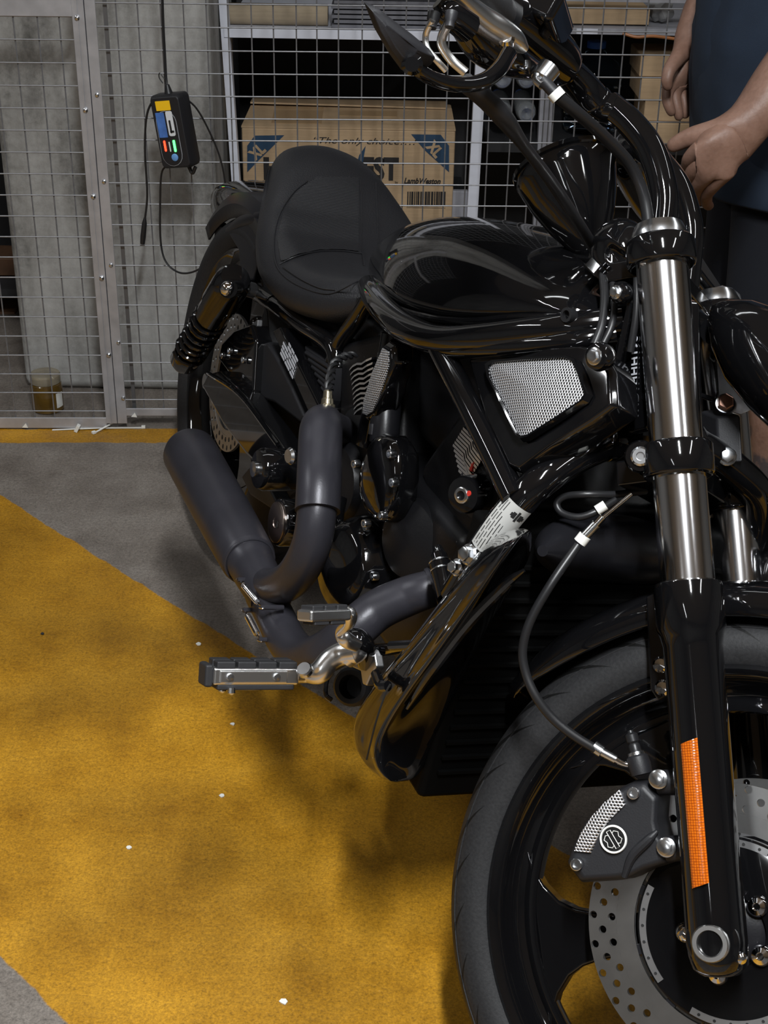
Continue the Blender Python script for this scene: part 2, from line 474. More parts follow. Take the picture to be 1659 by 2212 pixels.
# ------------------------------------------------------------------ the garage
def struct(name, mb, m, **kw):
    return mb.build(name, m, kind='structure', **kw)
struct('floor', MB().box((0, 1.5, -.02), (9, 10, .04)), M['floor'], smooth=False)
struct('ceiling', MB().box((0, 1.5, 2.72), (9, 10, .05)), M['ceiling'], smooth=False)
struct('wall_front', MB().box((0, -3.45, 1.35), (9, .1, 2.7)), M['dimwall'], smooth=False)
struct('wall_left', MB().box((-4.45, 1.5, 1.35), (.1, 9.8, 2.7)), M['dimwall'], smooth=False)
struct('wall_right', MB().box((4.45, 1.5, 1.35), (.1, 9.8, 2.7)), M['dimwall'], smooth=False)
struct('wall_back', MB().box((0, 4.35, 1.35), (9, .1, 2.7)), M['shadewall'], smooth=False)
c0, c1 = at(38, 700, 3.17), at(466, 400, 3.17)
cw = c1[0] - c0[0]
col = MB().box((c0[0] + cw / 2, 3.17 + .24, 1.35), (cw, .48, 2.7))
struct('wall_pillar', col, M['concrete'], bevel=.025, seg=3)

# ------------------------------------------------------------------ mesh fence
def fp(x, y, off=0.0):
    d = _ray(x, y); n = np.array([-math.sin(FYAW), math.cos(FYAW)])
    t = ((FP0[:2] - EYE[:2]) @ n + off) / (d[:2] @ n)
    p = EYE + t * d
    return np.array([(p[:2] - FP0[:2]) @ np.array([math.cos(FYAW), math.sin(FYAW)]), off, p[2]])
def fence_panel(u0, u1, z0, z1, us, zs, label, stile_side, rails):
    root = empty('mesh_fence_panel', matrix=FMAT, label=label, category='fence', group='wire mesh fence panels')
    vm = MB().cyl((0, 0, z0), (0, 0, z1), .0016, 6).mesh('wire')
    hm = MB().cyl((u0, 0, 0), (u1, 0, 0), .0016, 6).mesh('wire')
    for i, u in enumerate(us):
        o = link('wire', vm, M['galv'], root); o.location = (u, 0, 0)
        o.rotation_euler = (random.uniform(-.003, .003), random.uniform(-.003, .003), 0)
    for z in zs:
        o = link('wire', hm, M['galv'], root); o.location = (0, -.0026, z)
    for (a, bb, yy, c, d) in rails:
        MB().box(((a + bb) / 2, yy, (c + d) / 2), (bb - a, .004, d - c)).box(((a + bb) / 2, yy + .012, c + .002), (bb - a, .024, .004)).build('rail', M['aluframe'], root, bevel=.001, smooth=False)
    return root
zsL = [.9031 + .0452 * 9 - .0452 * k for k in range(29)]
zsL = [z for z in zsL if z > .02]
zsR = [.9295 + .0451 * 8 - .0451 * k for k in range(29) if .9295 + .0451 * 8 - .0451 * k > .04]
usL = [-.0663 + .0444 * k for k in range(-10, 5)]
usR = [.2272 + .0445 * k for k in range(0, 38)]
left = fence_panel(-.55, .150, .003, 1.30, usL, zsL, 'wire mesh fence panel standing left of the joint by the pillar', 1,
                   [(-.55, .140, -.005, .003, .029), (-.55, .140, -.005, .903, .936)])
right = fence_panel(.176, 1.95, .034, 1.30, usR, zsR, 'long wire mesh gate panel that the battery charger hangs on', -1,
                    [(.186, 1.95, -.005, .034, .052)])
for root, a, bb, sgn in ((left, .1395, .164, 1), (right, .1655, .187, -1)):
    MB().box(((a + bb) / 2, -.006, .66), (bb - a, .003, 1.29)).box(((bb if sgn > 0 else a) - sgn * .0015, .006, .66), (.003, .024, 1.29)).build('stile', M['aluframe'], root, bevel=.0008, smooth=False)
MB().box((.150, -.0085, .66), (.002, .003, 1.29)).build('stile_lip', M['aluframe'], left, smooth=False)
MB().box((.203, .012, .66), (.008, .004, 1.26)).build('stile_shade_bar', M['aludark'], right, smooth=False)  # darker bar for the frame's flange, its shadow put into the colour
for (x, y) in ((168, 37), (186, 236), (203, 422), (221, 598), (236, 764)):
    q = fp(x, y); MB().lathe([(.0055, 0), (.005, .003), (.0025, .005), (0, .0052)], (q[0], -.008, q[2]), (0, -1, 0), 12).build('rivet', M['steel'], left)
for (x, y) in ((211, 203), (226, 390), (241, 570), (257, 737), (267, 857)):
    q = fp(x, y); MB().lathe([(.0045, 0), (.004, .003), (.002, .004), (0, .0042)], (q[0], -.008, q[2]), (0, -1, 0), 12).build('rivet', M['steel'], right)
# little folded corner plates on the bottom rails
for (x, y, root) in ((290, 892, right), (55, 915, left)):
    q = fp(x, y); MB().prism([(q[0] - .006, -.008, q[2] - .005), (q[0] + .007, -.008, q[2] - .006), (q[0] + .003, -.008, q[2] + .005)], (0, -.003, 0)).build('corner_tab', M['white_plastic'], root, smooth=False)

# ------------------------------------------------------------------ shelving behind the fence
def bar(mb, p, q, w, d):
    """square post between two points"""
    p = np.asarray(p, float); q = np.asarray(q, float); a = unit(q - p)
    xx = unit(np.array([1, 0, 0]) - a * a[0]) if abs(a[0]) < .8 else unit(np.array([0, 0, 1.]) - a * a[2])
    yy = np.cross(a, xx)
    ring = lambda c: [c + sx_ * xx * w / 2 + sy_ * yy * d / 2 for sx_, sy_ in ((-1, -1), (1, -1), (1, 1), (-1, 1))]
    return mb.loft([ring(p), ring(q)])
YS = 3.36
rack = empty('white_shelf_rack', (at(750, 480, YS)[0], YS, 0), 'white metal shelf rack holding the printed carton behind the fence', 'shelf')
def rk(mb, name, m, **kw):
    o = mb.build(name, m, rack, **kw); o.location = -Vector(rack.location); return o
pl0 = at(483, 3, YS); pl1 = at(511, 400, YS)
k = (pl1 - pl0) / (pl0[2] - pl1[2])
rk(bar(MB(), pl0 - k * .12, pl0 + k * pl0[2], .019, .03), 'post', M['white'], smooth=False)
pr = at(1023, 300, YS)
rk(bar(MB(), (pr[0] + .012, YS, 1.05), (pr[0], YS, 0), .025, .03), 'post', M['white'], smooth=False)
zt = at(700, 72, YS)[2]
rk(MB().box(((pl0[0] + pr[0]) / 2, YS - .012, zt), (pr[0] - pl0[0], .012, .020)), 'shelf_edge', M['white'], smooth=False, bevel=.001)
rk(MB().box(((pl0[0] + pr[0]) / 2, YS + .25, zt + .004), (pr[0] - pl0[0], .5, .008)), 'shelf_board', M['white'], smooth=False)
zb = at(750, 478, YS + .05)[2]
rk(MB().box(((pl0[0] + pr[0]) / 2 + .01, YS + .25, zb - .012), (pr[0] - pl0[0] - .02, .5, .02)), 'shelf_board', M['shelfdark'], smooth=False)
rk(MB().box(((pl0[0] + pr[0]) / 2, YS + .52, .6), (pr[0] - pl0[0] + .05, .012, 1.2)), 'shade_backing', M['shelfdark'], smooth=False)  # added black sheet, stands in for the deep shade inside the rack
zq = at(700, 5, YS)[2] + .045
rk(MB().box(((pl0[0] + pr[0]) / 2, YS - .012, zq), (pr[0] - pl0[0], .012, .05)), 'shelf_edge', M['white'], smooth=False, bevel=.001)

# carton with print
YB = YS + .035
bl, br_, tl, tr = at(527, 472, YB), at(978, 474, YB), at(522, 279, YB), at(983, 280, YB)
zb0 = zb - .002; zt0 = (tl[2] + tr[2]) / 2
xl, xr = (bl[0] + tl[0]) / 2, (br_[0] + tr[0]) / 2
carton = empty('carton', ((xl + xr) / 2, YB, zb0), 'brown printed cardboard carton with dark blue corner flashes on the white rack', 'box')
yb1 = YB + .30
def cb(mb, name, m, **kw):
    o = mb.build(name, m, carton, **kw); o.location = -Vector(carton.location); return o
zr = at(750, 233, YB + .12)[2]
cb(MB().box(((xl + xr) / 2, (YB + yb1) / 2, (zb0 + zt0) / 2), (xr - xl, yb1 - YB, zt0 - zb0)), 'carton_body', M['cardboard'], bevel=.004, smooth=False)
# top flaps: raised a little, one lapping the other
cb(MB().prism([(xl, YB, zt0), (xr, YB, zt0), (xr - .005, YB + .150, zt0 + .018), (xl + .01, YB + .150, zt0 + .018)], (0, 0, .004)), 'carton_flap', M['cardboard'], smooth=False)
cb(MB().prism([(xl + .01, YB + .135, zt0 + .028), (xr - .02, YB + .135, zt0 + .022), (xr - .01, yb1, zt0 + .004), (xl, yb1, zt0 + .004)], (0, 0, .004)), 'carton_flap', M['cardboard'], smooth=False)
cb(MB().box((xl + .13, YB + .08, zt0 + .0145), (.12, .12, .0012), np.array(Matrix.Rotation(.12, 3, 'X'))), 'packing_tape', M['tape'], smooth=False)
cb(MB().box((xl + .30, YB + .1, zt0 + .0165), (.14, .04, .0012), np.array(Matrix.Rotation(.12, 3, 'X'))), 'packing_tape', M['tape'], smooth=False)
def text_mesh(txt, size, offset=0.0, shear=0.0, extr=0.0003, align='LEFT', space=1.0):
    cu = bpy.data.curves.new('t', 'FONT'); cu.body = txt; cu.size = size; cu.offset = offset; cu.shear = shear; cu.extrude = extr
    cu.align_x = align; cu.space_character = space; cu.resolution_u = 3
    to = bpy.data.objects.new('t', cu); COL.objects.link(to)
    dg = bpy.context.evaluated_depsgraph_get(); dg.update()
    me = bpy.data.meshes.new_from_object(to.evaluated_get(dg))
    bpy.data.objects.remove(to); bpy.data.curves.remove(cu)
    return me
def face_text(txt, size, p, xdir, ydir, m, parent, sx_=1.0, name='lettering', base=None, steer=False, **kw):
    me = text_mesh(txt, size, **kw)
    xd = unit(xdir); nd = unit(np.cross(xd, ydir)); yd = np.cross(nd, xd)
    R = np.stack([xd * sx_, yd, nd], 1)
    for v in me.vertices: v.co = Vector(R @ np.array(v.co) + np.asarray(p, float))
    me.materials.clear()
    o = link(name, me, m, parent, smooth=False, steer=steer)
    if base is not None: o.location = -Vector(base)
    return o
YF = YB - .0008
def ct(txt, size, x, y, m, **kw):
    p = at(x, y, YF); return face_text(txt, size, p, (1, 0, 0), (0, 0, 1), m, carton, base=carton.location, **kw)
ct('\u201cThe only choice\u2026!\u201d', .021, 672, 309, M['brownprint'], shear=.35, sx_=1.45)
ct('HAR', .072, 568, 386, M['brownprint'], offset=.0032, sx_=1.0, space=.95)
ct('EST', .072, 782, 386, M['brownprint'], offset=.0034, sx_=.78, space=.98)
ct('LambWeston', .019, 872, 396, M['brownprint'], offset=.0006, shear=.3, sx_=.85)
ct('by', .008, 853, 396, M['brownprint'])
def cpoly(pts, m, name):
    P = [at(x, y, YF) for x, y in pts]
    cb(MB().prism(P, (0, -.0004, 0)), name, m, smooth=False)
cpoly([(770, 355), (776, 335), (790, 315), (784, 350), (778, 378), (764, 380)], M['blueprint'], 'leaf_mark')
cpoly([(534, 372), (534, 315), (550, 293), (614, 292), (560, 345)], M['blueprint'], 'corner_flash')
cpoly([(970, 372), (970, 315), (952, 291), (888, 290), (918, 325)], M['blueprint'], 'corner_flash')
def ang_text(txt, size, x, y, deg, m, **kw):
    a = math.radians(deg); p = at(x, y, YF - .0008)
    face_text(txt, size, p, (math.cos(a), 0, math.sin(a)), (-math.sin(a), 0, math.cos(a)), m, carton, base=carton.location, **kw)
ang_text('XL', .036, 552, 346, 42, M['cardboard'], offset=.0018, sx_=.8)
ang_text('XL', .036, 921, 318, -48, M['cardboard'], offset=.0018, sx_=.8)
# barcode
rb = random.Random(3)
x = 880
bars = MB()
while x < 960:
    w = rb.choice((1.2, 1.8, 2.6, 3.6))
    p, q = at(x, 414, YF), at(x + w, 446, YF)
    bars.box(((p[0] + q[0]) / 2, YF, (p[2] + q[2]) / 2), (q[0] - p[0], .0005, p[2] - q[2])); x += w + rb.choice((1.4, 2, 3))
cb(bars, 'barcode', M['brownprint'], smooth=False)
for (x0, y0, x1, y1) in ((868, 399, 982, 402), (878, 448, 962, 450)):
    p, q = at(x0, y0, YF), at(x1, y1, YF)
    cb(MB().box(((p[0] + q[0]) / 2, YF, (p[2] + q[2]) / 2), (q[0] - p[0], .0004, p[2] - q[2])), 'printed_line', M['brownprint'], smooth=False)
# grey plastic sheet tucked beside the carton
p, q = at(978, 412, YB - .005), at(1008, 480, YB - .005)
MB().box(((p[0] + q[0]) / 2, YB, (p[2] + zb) / 2), (q[0] - p[0], .02, p[2] - zb)).build('plastic_sleeve', M['greypost'], smooth=False, bevel=.002, label='pale grey plastic sleeve tucked between carton and white post', category='sleeve')

# things on the upper shelf
zsh = zt + .009
p, q = at(494, 40, YS + .06), at(709, 40, YS + .06)
rr_ = .0235
MB().lathe([(rr_ * .35, 0), (rr_, 0), (rr_, q[0] - p[0]), (rr_ * .35, q[0] - p[0])], (p[0], YS + .05, zsh + rr_), (1, 0, 0), 28).build('paper_roll', M['cardboard_pale'], label='buff paper roll lying on the upper shelf left of grey boards', category='roll')
p, q = at(716, 40, YS + .02), at(950, 40, YS + .02)
for i in range(6):
    MB().box(((p[0] + q[0]) / 2 + (.006 if i % 2 else 0), YS + .06, zsh + .005 + i * .0105), (q[0] - p[0], .1, .0075)).build('grey_board', M['boards'], smooth=False, bevel=.001,
        label='grey flat board in the stack on the upper shelf, ' + ['bottom', 'second from bottom', 'third from bottom', 'fourth from bottom', 'second from top', 'topmost'][i], category='board', group='grey boards on the upper shelf')

# right-hand rack
YR = 3.42
rack2 = empty('grey_shelf_rack', (at(1300, 300, YR)[0], YR, 0), 'grey shelf rack with bottles right of the white post', 'shelf')
def rk2(mb, name, m, **kw):
    o = mb.build(name, m, rack2, **kw); o.location = -Vector(rack2.location); return o
pg0, pg1 = at(1191, 0, YR), at(1177, 330, YR)
rk2(bar(MB(), (pg0[0], YR, 1.05), (pg1[0], YR, 0), .030, .03), 'post', M['greypost'], smooth=False)
for i in range(2):
    rk2(MB().box(((pg0[0] + pg1[0]) / 2 - .006 + .012 * i, YR - .0165, .5), (.003, .003, 1.0)), 'post_rib', M['aludark'], smooth=False)
pe = at(1660, 66, YR)
zt2 = at(1330, 66, YR)[2]
rk2(MB().box(((pg0[0] + pe[0] + .3) / 2, YR - .01, zt2), (pe[0] + .3 - pg0[0], .015, .014)), 'shelf_edge', M['greypost'], smooth=False, bevel=.001)
rk2(MB().box(((pr[0] + .04 + pe[0] + .3) / 2, YR + .25, zt2 + .003), (pe[0] + .26 - pr[0], .5, .008)), 'shelf_board', M['greypost'], smooth=False)
p, q = at(1245, 62, YR - .012), at(1290, 74, YR - .012)
rk2(MB().box(((p[0] + q[0]) / 2, YR - .0185, zt2), (q[0] - p[0], .001, .012)), 'shelf_label', M['white'], smooth=False)
zb2 = at(1250, 303, YR + .05)[2]
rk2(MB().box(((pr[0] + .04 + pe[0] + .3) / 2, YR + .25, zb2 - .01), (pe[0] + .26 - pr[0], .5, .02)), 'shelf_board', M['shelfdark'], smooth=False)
rk2(MB().box(((pr[0] + .04 + pe[0] + .3) / 2, YR + .52, .6), (pe[0] + .26 - pr[0], .012, 1.2)), 'shade_backing', M['shelfdark'], smooth=False)  # added black sheet again, keeps the space behind the bottles dark
rk2(MB().box(((pg0[0] + pe[0] + .3) / 2, YR - .01, at(1400, 3, YR)[2] + .01), (pe[0] + .3 - pg0[0], .015, .02)), 'shelf_edge', M['greypost'], smooth=False)
p, q = at(1212, 35, YR + .04), at(1400, 35, YR + .04)
MB().box(((p[0] + q[0]) / 2, YR + .12, zt2 + .009 + .019), (q[0] - p[0], .2, .036)).build('flat_carton', M['cardboard'], bevel=.002, smooth=False, label='long flat brown carton lying on the right upper shelf', category='box')
p = at(1425, 42, YR + .06)
bm = bmesh.new(); bmesh.ops.create_icosphere(bm, subdivisions=3, radius=.03)
for v in bm.verts: v.co *= 1 + .25 * math.sin(v.co.x * 190) * math.cos(v.co.y * 160 + v.co.z * 140)
me = bpy.data.meshes.new('paper_ball'); bm.to_mesh(me); bm.free()
o = link('paper_ball', me, M['paper'], label='crumpled grey paper bundle beside the flat carton', category='paper'); o.location = (p[0], YR + .07, zt2 + .009 + .029); o.scale = (1, .9, .85)
MB().tube([at(1345, 72, YR - .03), at(1375, 80, YR - .035), at(1410, 78, YR - .035), at(1460, 84, YR - .03)], .0035, 8).build('orange_cord', M['copper'], label='orange cord draped along the shelf edge above the bottles', category='cord')
# big blue-tinted water bottle
def bottle(name, x, y, r, h, m, label, Y, ribs=3, group=None):
    p = at(x, y, Y); z0 = zb2
    t = empty(name, (p[0], Y, z0), label, 'bottle', group)
    prof = [(r * .6, 0), (r * .92, .006), (r, .02)]
    for i in range(ribs):
        zz = h * (.15 + .5 * i / ribs); prof += [(r, zz), (r * .93, zz + h * .03), (r, zz + h * .06)]
    prof += [(r, h * .72), (r * .85, h * .82), (r * .4, h * .92), (r * .3, h)]
    MB().lathe(prof, (0, 0, 0), (0, 0, 1), 28).build('bottle_body', m, t)
    MB().lathe([(r * .34, 0), (r * .34, h * .07), (r * .3, h * .08), (0, h * .08)], (0, 0, h * .99), (0, 0, 1), 20).build('bottle_cap', M['bluecap'], t)
    return t
bottle('water_bottle', 1272, 300, .068, .205, M['bottleblue'], 'large blue-tinted water bottle on the right rack beside the grey post', YR + .14, 3)
for x, y, lab in ((1086, 172, 'upper clear wrapped bottle base nearest the white post'), (1138, 172, 'upper clear wrapped bottle base nearest the grey post'), (1086, 246, 'lower clear wrapped bottle base nearest the white post'), (1138, 246, 'lower clear wrapped bottle base nearest the grey post')):
    p = at(x, y, YR + .03); r = .0245
    t_ = empty('wrapped_bottle', tuple(p), lab, 'bottle', 'clear bottles lying in shrink wrap')
    MB().lathe([(0, .010), (r * .35, .003), (r * .55, 0), (r * .8, .003), (r * .95, .012), (r, .03), (r, .16), (r * .5, .20), (r * .4, .215)], V(0, 0, 0), (0, 1, 0), 24).build('bottle_body', M['wrap'], t_)
    MB().lathe([(r * .45, .213), (r * .45, .235), (0, .236)], V(0, 0, 0), (0, 1, 0), 18).build('bottle_cap', M['bluecap'], t_)
# stack of small cartons at the right
zc = zb2
px = [(1372, 1512), (1382, 1512), (1376, 1514), (1370, 1516)]
for i in range(4):
    p, q = at(px[i][0], 300, YR + .02), at(px[i][1], 300, YR + .02)
    hh = .052
    MB().box(((p[0] + q[0]) / 2 + .006 * math.sin(i * 2), YR + .1 + .008 * (i % 2), zc + hh / 2), (q[0] - p[0], .16, hh - .002)).build('small_carton', M['cardboard'], bevel=.003, smooth=False,
        label='small brown carton in the stack right of the water bottle, ' + ['lowest', 'second from bottom', 'second from top', 'topmost'][i], category='box', group='small cartons stacked on the right rack')
    zc += hh

# bits seen on the left, beyond the pillar
p = at(12, 700, 3.75)
for i, (y, w) in enumerate(((575, .2), (690, .2))):
    q = at(5, y, 3.7)
    MB().box((q[0] - .06, 3.75, q[2]), (.2, .12, .05)).build('timber_block', M['beam'], bevel=.004, smooth=False, label=['upper', 'lower'][i] + ' brown timber offcut in the dark left of the pillar', category='timber')
    MB().box((q[0] - .06, 3.75, q[2] - .04), (.3, .3, .02)).build('dark_ledge', M['shelfdark'], smooth=False, label='dark ledge carrying the ' + ['upper', 'lower'][i] + ' timber offcut', category='ledge')

# ------------------------------------------------------------------ jar
jp = gnd(105, 884)
jar = empty('jar', (jp[0], jp[1], 0), 'amber glass jar with a clear lid on the floor behind the fence', 'jar')
M['amberglass'] = mat('amber_contents', (.10, .055, .008), .25, coat=.7, noise=.2, nscale=25)
M['lidglass'] = mat('clear_lid', (.55, .48, .35), .12, trans=.6)
r = .0365
MB().lathe([(r * .9, 0), (r, .004), (r, .062), (r * .98, .064), (r * .98, .068), (r * .93, .07)], (0, 0, 0), (0, 0, 1), 32).build('jar_body', M['amberglass'], jar)
MB().lathe([(r * .90, .07), (r * .96, .072), (r * .96, .090), (r * .9, .093), (r * .3, .094), (0, .094)], (0, 0, 0), (0, 0, 1), 32).build('jar_lid', M['lidglass'], jar)
MB().lathe([(r * 1.012, .014), (r * 1.012, .05)], (0, 0, 0), (0, 0, 1), 8, a0=-.75, a1=-.15, ref=(1, 0, 0)).build('jar_label', M['white_plastic'], jar)

# ------------------------------------------------------------------ zip ties and litter on the floor
def strap(x0, y0, x1, y1, label, head=True, rise=0.0, w=.0045):
    p, q = gnd(x0, y0), gnd(x1, y1)
    p[2] = .0015; q[2] = .0015 + rise
    t = empty('cable_tie', tuple(p), label, 'cable tie', 'white cable ties on the floor')
    d = q - p; n = unit(np.array([-d[1], d[0], 0]))
    MB().loft([[c + n * w * a / 2 + np.array([0, 0, e]) for a, e in ((-1, -.0008), (1, -.0008), (1, .0008), (-1, .0008))] for c in (V(0, 0, 0), d * .5 + V(0, 0, .002), d)]).build('strap', M['white_plastic'], t, smooth=False)
    if head: MB().box((0, 0, .002), (.009, .008, .006), np.array(Matrix.Rotation(math.atan2(d[1], d[0]), 3, 'Z'))).build('tie_head', M['white_plastic'], t, smooth=False, bevel=.0008)
strap(310, 925, 113, 930, 'long white cable tie lying flat along the fence foot')
strap(203, 937, 300, 905, 'white cable tie slanting up onto the fence rail', rise=.02)
q = fp(170, 917); q = np.array(FMAT @ Vector((q[0], -.02, 0)))
MB().box((q[0], q[1], .009), (.008, .012, .018), np.array(Matrix.Rotation(.5, 3, 'Y'))).build('tie_offcut', M['white_plastic'], smooth=False, bevel=.001, label='short white offcut leaning on the left bottom rail', category='offcut')
def litter(x, y, sz, label, m):
    p = gnd(x, y); rr = random.Random(int(x))
    pts = [(p[0] + sz * math.cos(a) * rr.uniform(.5, 1), p[1] + sz * math.sin(a) * rr.uniform(.5, 1), .0004) for a in np.linspace(0, 6.28, 7)[:-1]]
    MB().prism(pts, (0, 0, .0016)).build('paper_scrap', m, smooth=False, label=label, category='litter', group='scraps on the painted floor')
litter(430, 1392, .006, 'white scrap on the floor left of the lower exhaust springs', M['white_plastic'])
litter(480, 1720, .005, 'white scrap in the yellow area near the bike shadow', M['white_plastic'])
litter(612, 2165, .006, 'pale scrap near the bottom edge of the yellow floor', M['white_plastic'])
litter(503, 1565, .005, 'pale scrap just below the footpeg on yellow paint', M['white_plastic'])
litter(92, 1370, .004, 'dark crumb on the yellow floor at far left', M['rubber'])
litter(278, 1832, .005, 'pale speck on the yellow floor left of centre', M['white_plastic'])

# ------------------------------------------------------------------ battery charger hung on the fence
cpos = fp(379, 281, -.035)
cw_ = np.array(FMAT @ Vector(cpos))
ch = empty('battery_charger', matrix=Matrix.Translation(cw_) @ Matrix.Rotation(-.34, 4, 'Z') @ Matrix.Rotation(-.15, 4, 'Y'), label='black battery charger with lit lamps hanging on the mesh gate', category='charger')
W, H, D = .071, .148, .048
def rrect(w, h, r, n=5):
    out = []
    for cx_, cz_, a0 in ((w / 2 - r, h / 2 - r, 0), (-w / 2 + r, h / 2 - r, 90), (-w / 2 + r, -h / 2 + r, 180), (w / 2 - r, -h / 2 + r, 270)):
        for i in range(n): a = math.radians(a0 + 90 * i / (n - 1)); out.append((cx_ + r * math.cos(a), cz_ + r * math.sin(a)))
    return out
MB().loft([[V(x, y, z) for x, z in rrect(w, h, .008)] for w, h, y in ((W * .9, H * .95, D / 2), (W, H, D * .3), (W, H, -D * .3), (W * .9, H * .95, -D / 2))]).build('case', M['matte'], ch, bevel=.002)
def chpl(w, h, r, x, z, y, m, name, th=.0012):
    MB().prism([(x + a, -D / 2 - y, z + c) for a, c in rrect(w, h, r)], (0, -th, 0)).build(name, m, ch, smooth=False)
M['chgrey'] = mat('charger_outline', (.30, .31, .33), .4)
M['chblue'] = mat('charger_blue', (.06, .15, .42), .4, noise=.2, nscale=60)
M['chwhite'] = mat('charger_white', (.62, .64, .66), .4)
M['chyellow'] = mat('charger_yellow', (.85, .50, .01), .5)
M['ledred'] = mat('red_lamp', (.9, .02, .01), .3, emit=(1, .03, .01), estr=5)
M['ledgreen'] = mat('green_lamp', (.05, .9, .1), .3, emit=(.06, 1, .12), estr=4)
M['chbtn'] = mat('charger_button', (.13, .30, .62), .35)
ox = -.004
chpl(.047, .112, .0235, ox, -.012, 0, M['chgrey'], 'panel_outline', .0008)
chpl(.0445, .1095, .022, ox, -.012, .0004, M['matte'], 'control_panel', .0012)
chpl(.033, .019, .001, ox, .054, .0006, M['chyellow'], 'yellow_sticker', .0012)
chpl(.0195, .050, .001, ox - .011, .016, .0012, M['chblue'], 'blue_decal', .001)
chpl(.015, .050, .004, ox + .010, .018, .0012, M['chwhite'], 'white_decal', .001)
chpl(.004, .026, .0015, ox + .009, .012, .0024, M['ink'], 'battery_icon', .0006)
chpl(.009, .004, .001, ox + .011, .002, .0024, M['ink'], 'battery_icon', .0006)
chpl(.004, .022, .002, ox - .012, -.026, .0016, M['ledred'], 'red_lamp')
chpl(.0025, .020, .001, ox - .001, -.028, .0016, M['chwhite'], 'lamp_scale')
chpl(.005, .024, .002, ox + .010, -.027, .0016, M['ledgreen'], 'green_lamp')
MB().lathe([(.0075, 0), (.0075, .002), (.006, .003), (0, .003)], (ox + .006, -D / 2 - .0012, -.050), (0, -1, 0), 20).build('button', M['chbtn'], ch)
MB().lathe([(.009, 0), (.006, .012), (.0045, .018)], (0, 0, H / 2 - .001), (0, 0, 1), 14).build('strain_relief', M['hose'], ch)
MB().tube([V(.012, .005, -H / 2), V(.018, .005, -H / 2 - .016), V(.028, .005, -H / 2 - .004)], .004, 8).build('hanging_loop', M['hose'], ch)
def cable(pts, r, label, end=None, name='cable'):
    P = []
    for (x, y, off) in pts: P.append(np.array(FMAT @ Vector(fp(x, y, off))))
    t = empty(name, tuple(P[0]), label, 'cable')
    MB().tube([p - P[0] for p in P], r, 8).build('cord', M['hose'], t)
    if end:
        e = P[-1] - P[0]; d = unit(P[-1] - P[-2])
        MB().lathe([(r * 1.1, -.012), (r * 2.2, 0), (r * 2.5, .03), (r * 2.1, .046)], e, d, 12).build('plug', M['hose'], t)
cable([(349, -60, -.012), (352, 40, -.012), (356, 120, -.014), (360, 180, -.02), (370, 203, -.035)], .0028, 'black mains lead running up from the charger')
cable([(366, 205, -.03), (338, 212, -.022), (318, 245, -.016), (313, 320, -.012), (318, 420, -.012), (312, 482, -.012)], .0024, 'black lead looping left of the charger down to a plug', end=True)
cable([(395, 208, -.03), (425, 235, -.02), (455, 290, -.012), (478, 350, -.012), (492, 430, -.012)], .0019, 'thin black lead from the charger running right to the tail')
cable([(362, 356, -.03), (349, 375, -.02), (346, 440, -.014), (347, 520, -.014), (358, 565, -.03), (385, 588, -.06), (415, 588, -.10), (450, 570, -.14)], .0021, 'black lead sagging from the charger to the rear wheel')
cable([(352, 180, -.008), (344, 168, -.006), (345, 158, -.006), (356, 172, -.008)], .0012, 'small tie loop on the mesh above the charger')
# ================================================================== motorcycle
bike = empty('motorcycle', matrix=BMAT, label='black cruiser motorcycle with solo seat leaning on its stand in the yellow bay', category='motorcycle')
def P(mb, name, m, parent=None, steer=False, **kw):
    return mb.build(name, m, bike if parent is None else parent, steer=steer and parent is None, **kw)
RIGHT = V(0, -1, 0)
def uvmap(me, e1, e2, pitch):
    uv = me.uv_layers.new(name='UVMap')
    e1 = unit(e1); e2 = unit(np.asarray(e2) - e1 * (np.asarray(e2) @ e1))
    for l in me.loops:
        c = np.array(me.vertices[l.vertex_index].co)
        uv.data[l.index].uv = ((c @ e1) / pitch, (c @ e2) / pitch)
def sheet(pts, ext, name, m, parent, e1, e2, pitch, steer=False, bulge=None, bevel=0):
    """flat outlined sheet with planar UVs; bulge lifts the middle"""
    Pn = [np.asarray(p, float) for p in pts]; c = sum(Pn) / len(Pn); mb = MB()
    n = len(Pn); e = np.asarray(ext, float)
    mid = [c + (p - c) * .6 + (e * 0 if bulge is None else np.asarray(bulge) * .8) for p in Pn]
    cc = c + (0 if bulge is None else np.asarray(bulge))
    vs = Pn + mid + [cc] + [p - e for p in Pn]
    fs = [(i, (i + 1) % n, n + (i + 1) % n, n + i) for i in range(n)] + [(n + i, n + (i + 1) % n, 2 * n) for i in range(n)] + [(i, 2 * n + 1 + i, 2 * n + 1 + (i + 1) % n, (i + 1) % n) for i in range(n)]
    mb.add(vs, fs); me = mb.mesh(name); uvmap(me, e1, e2, pitch)
    return link(name, me, m, bike if parent is None else parent, steer=steer and parent is None, angle=50)

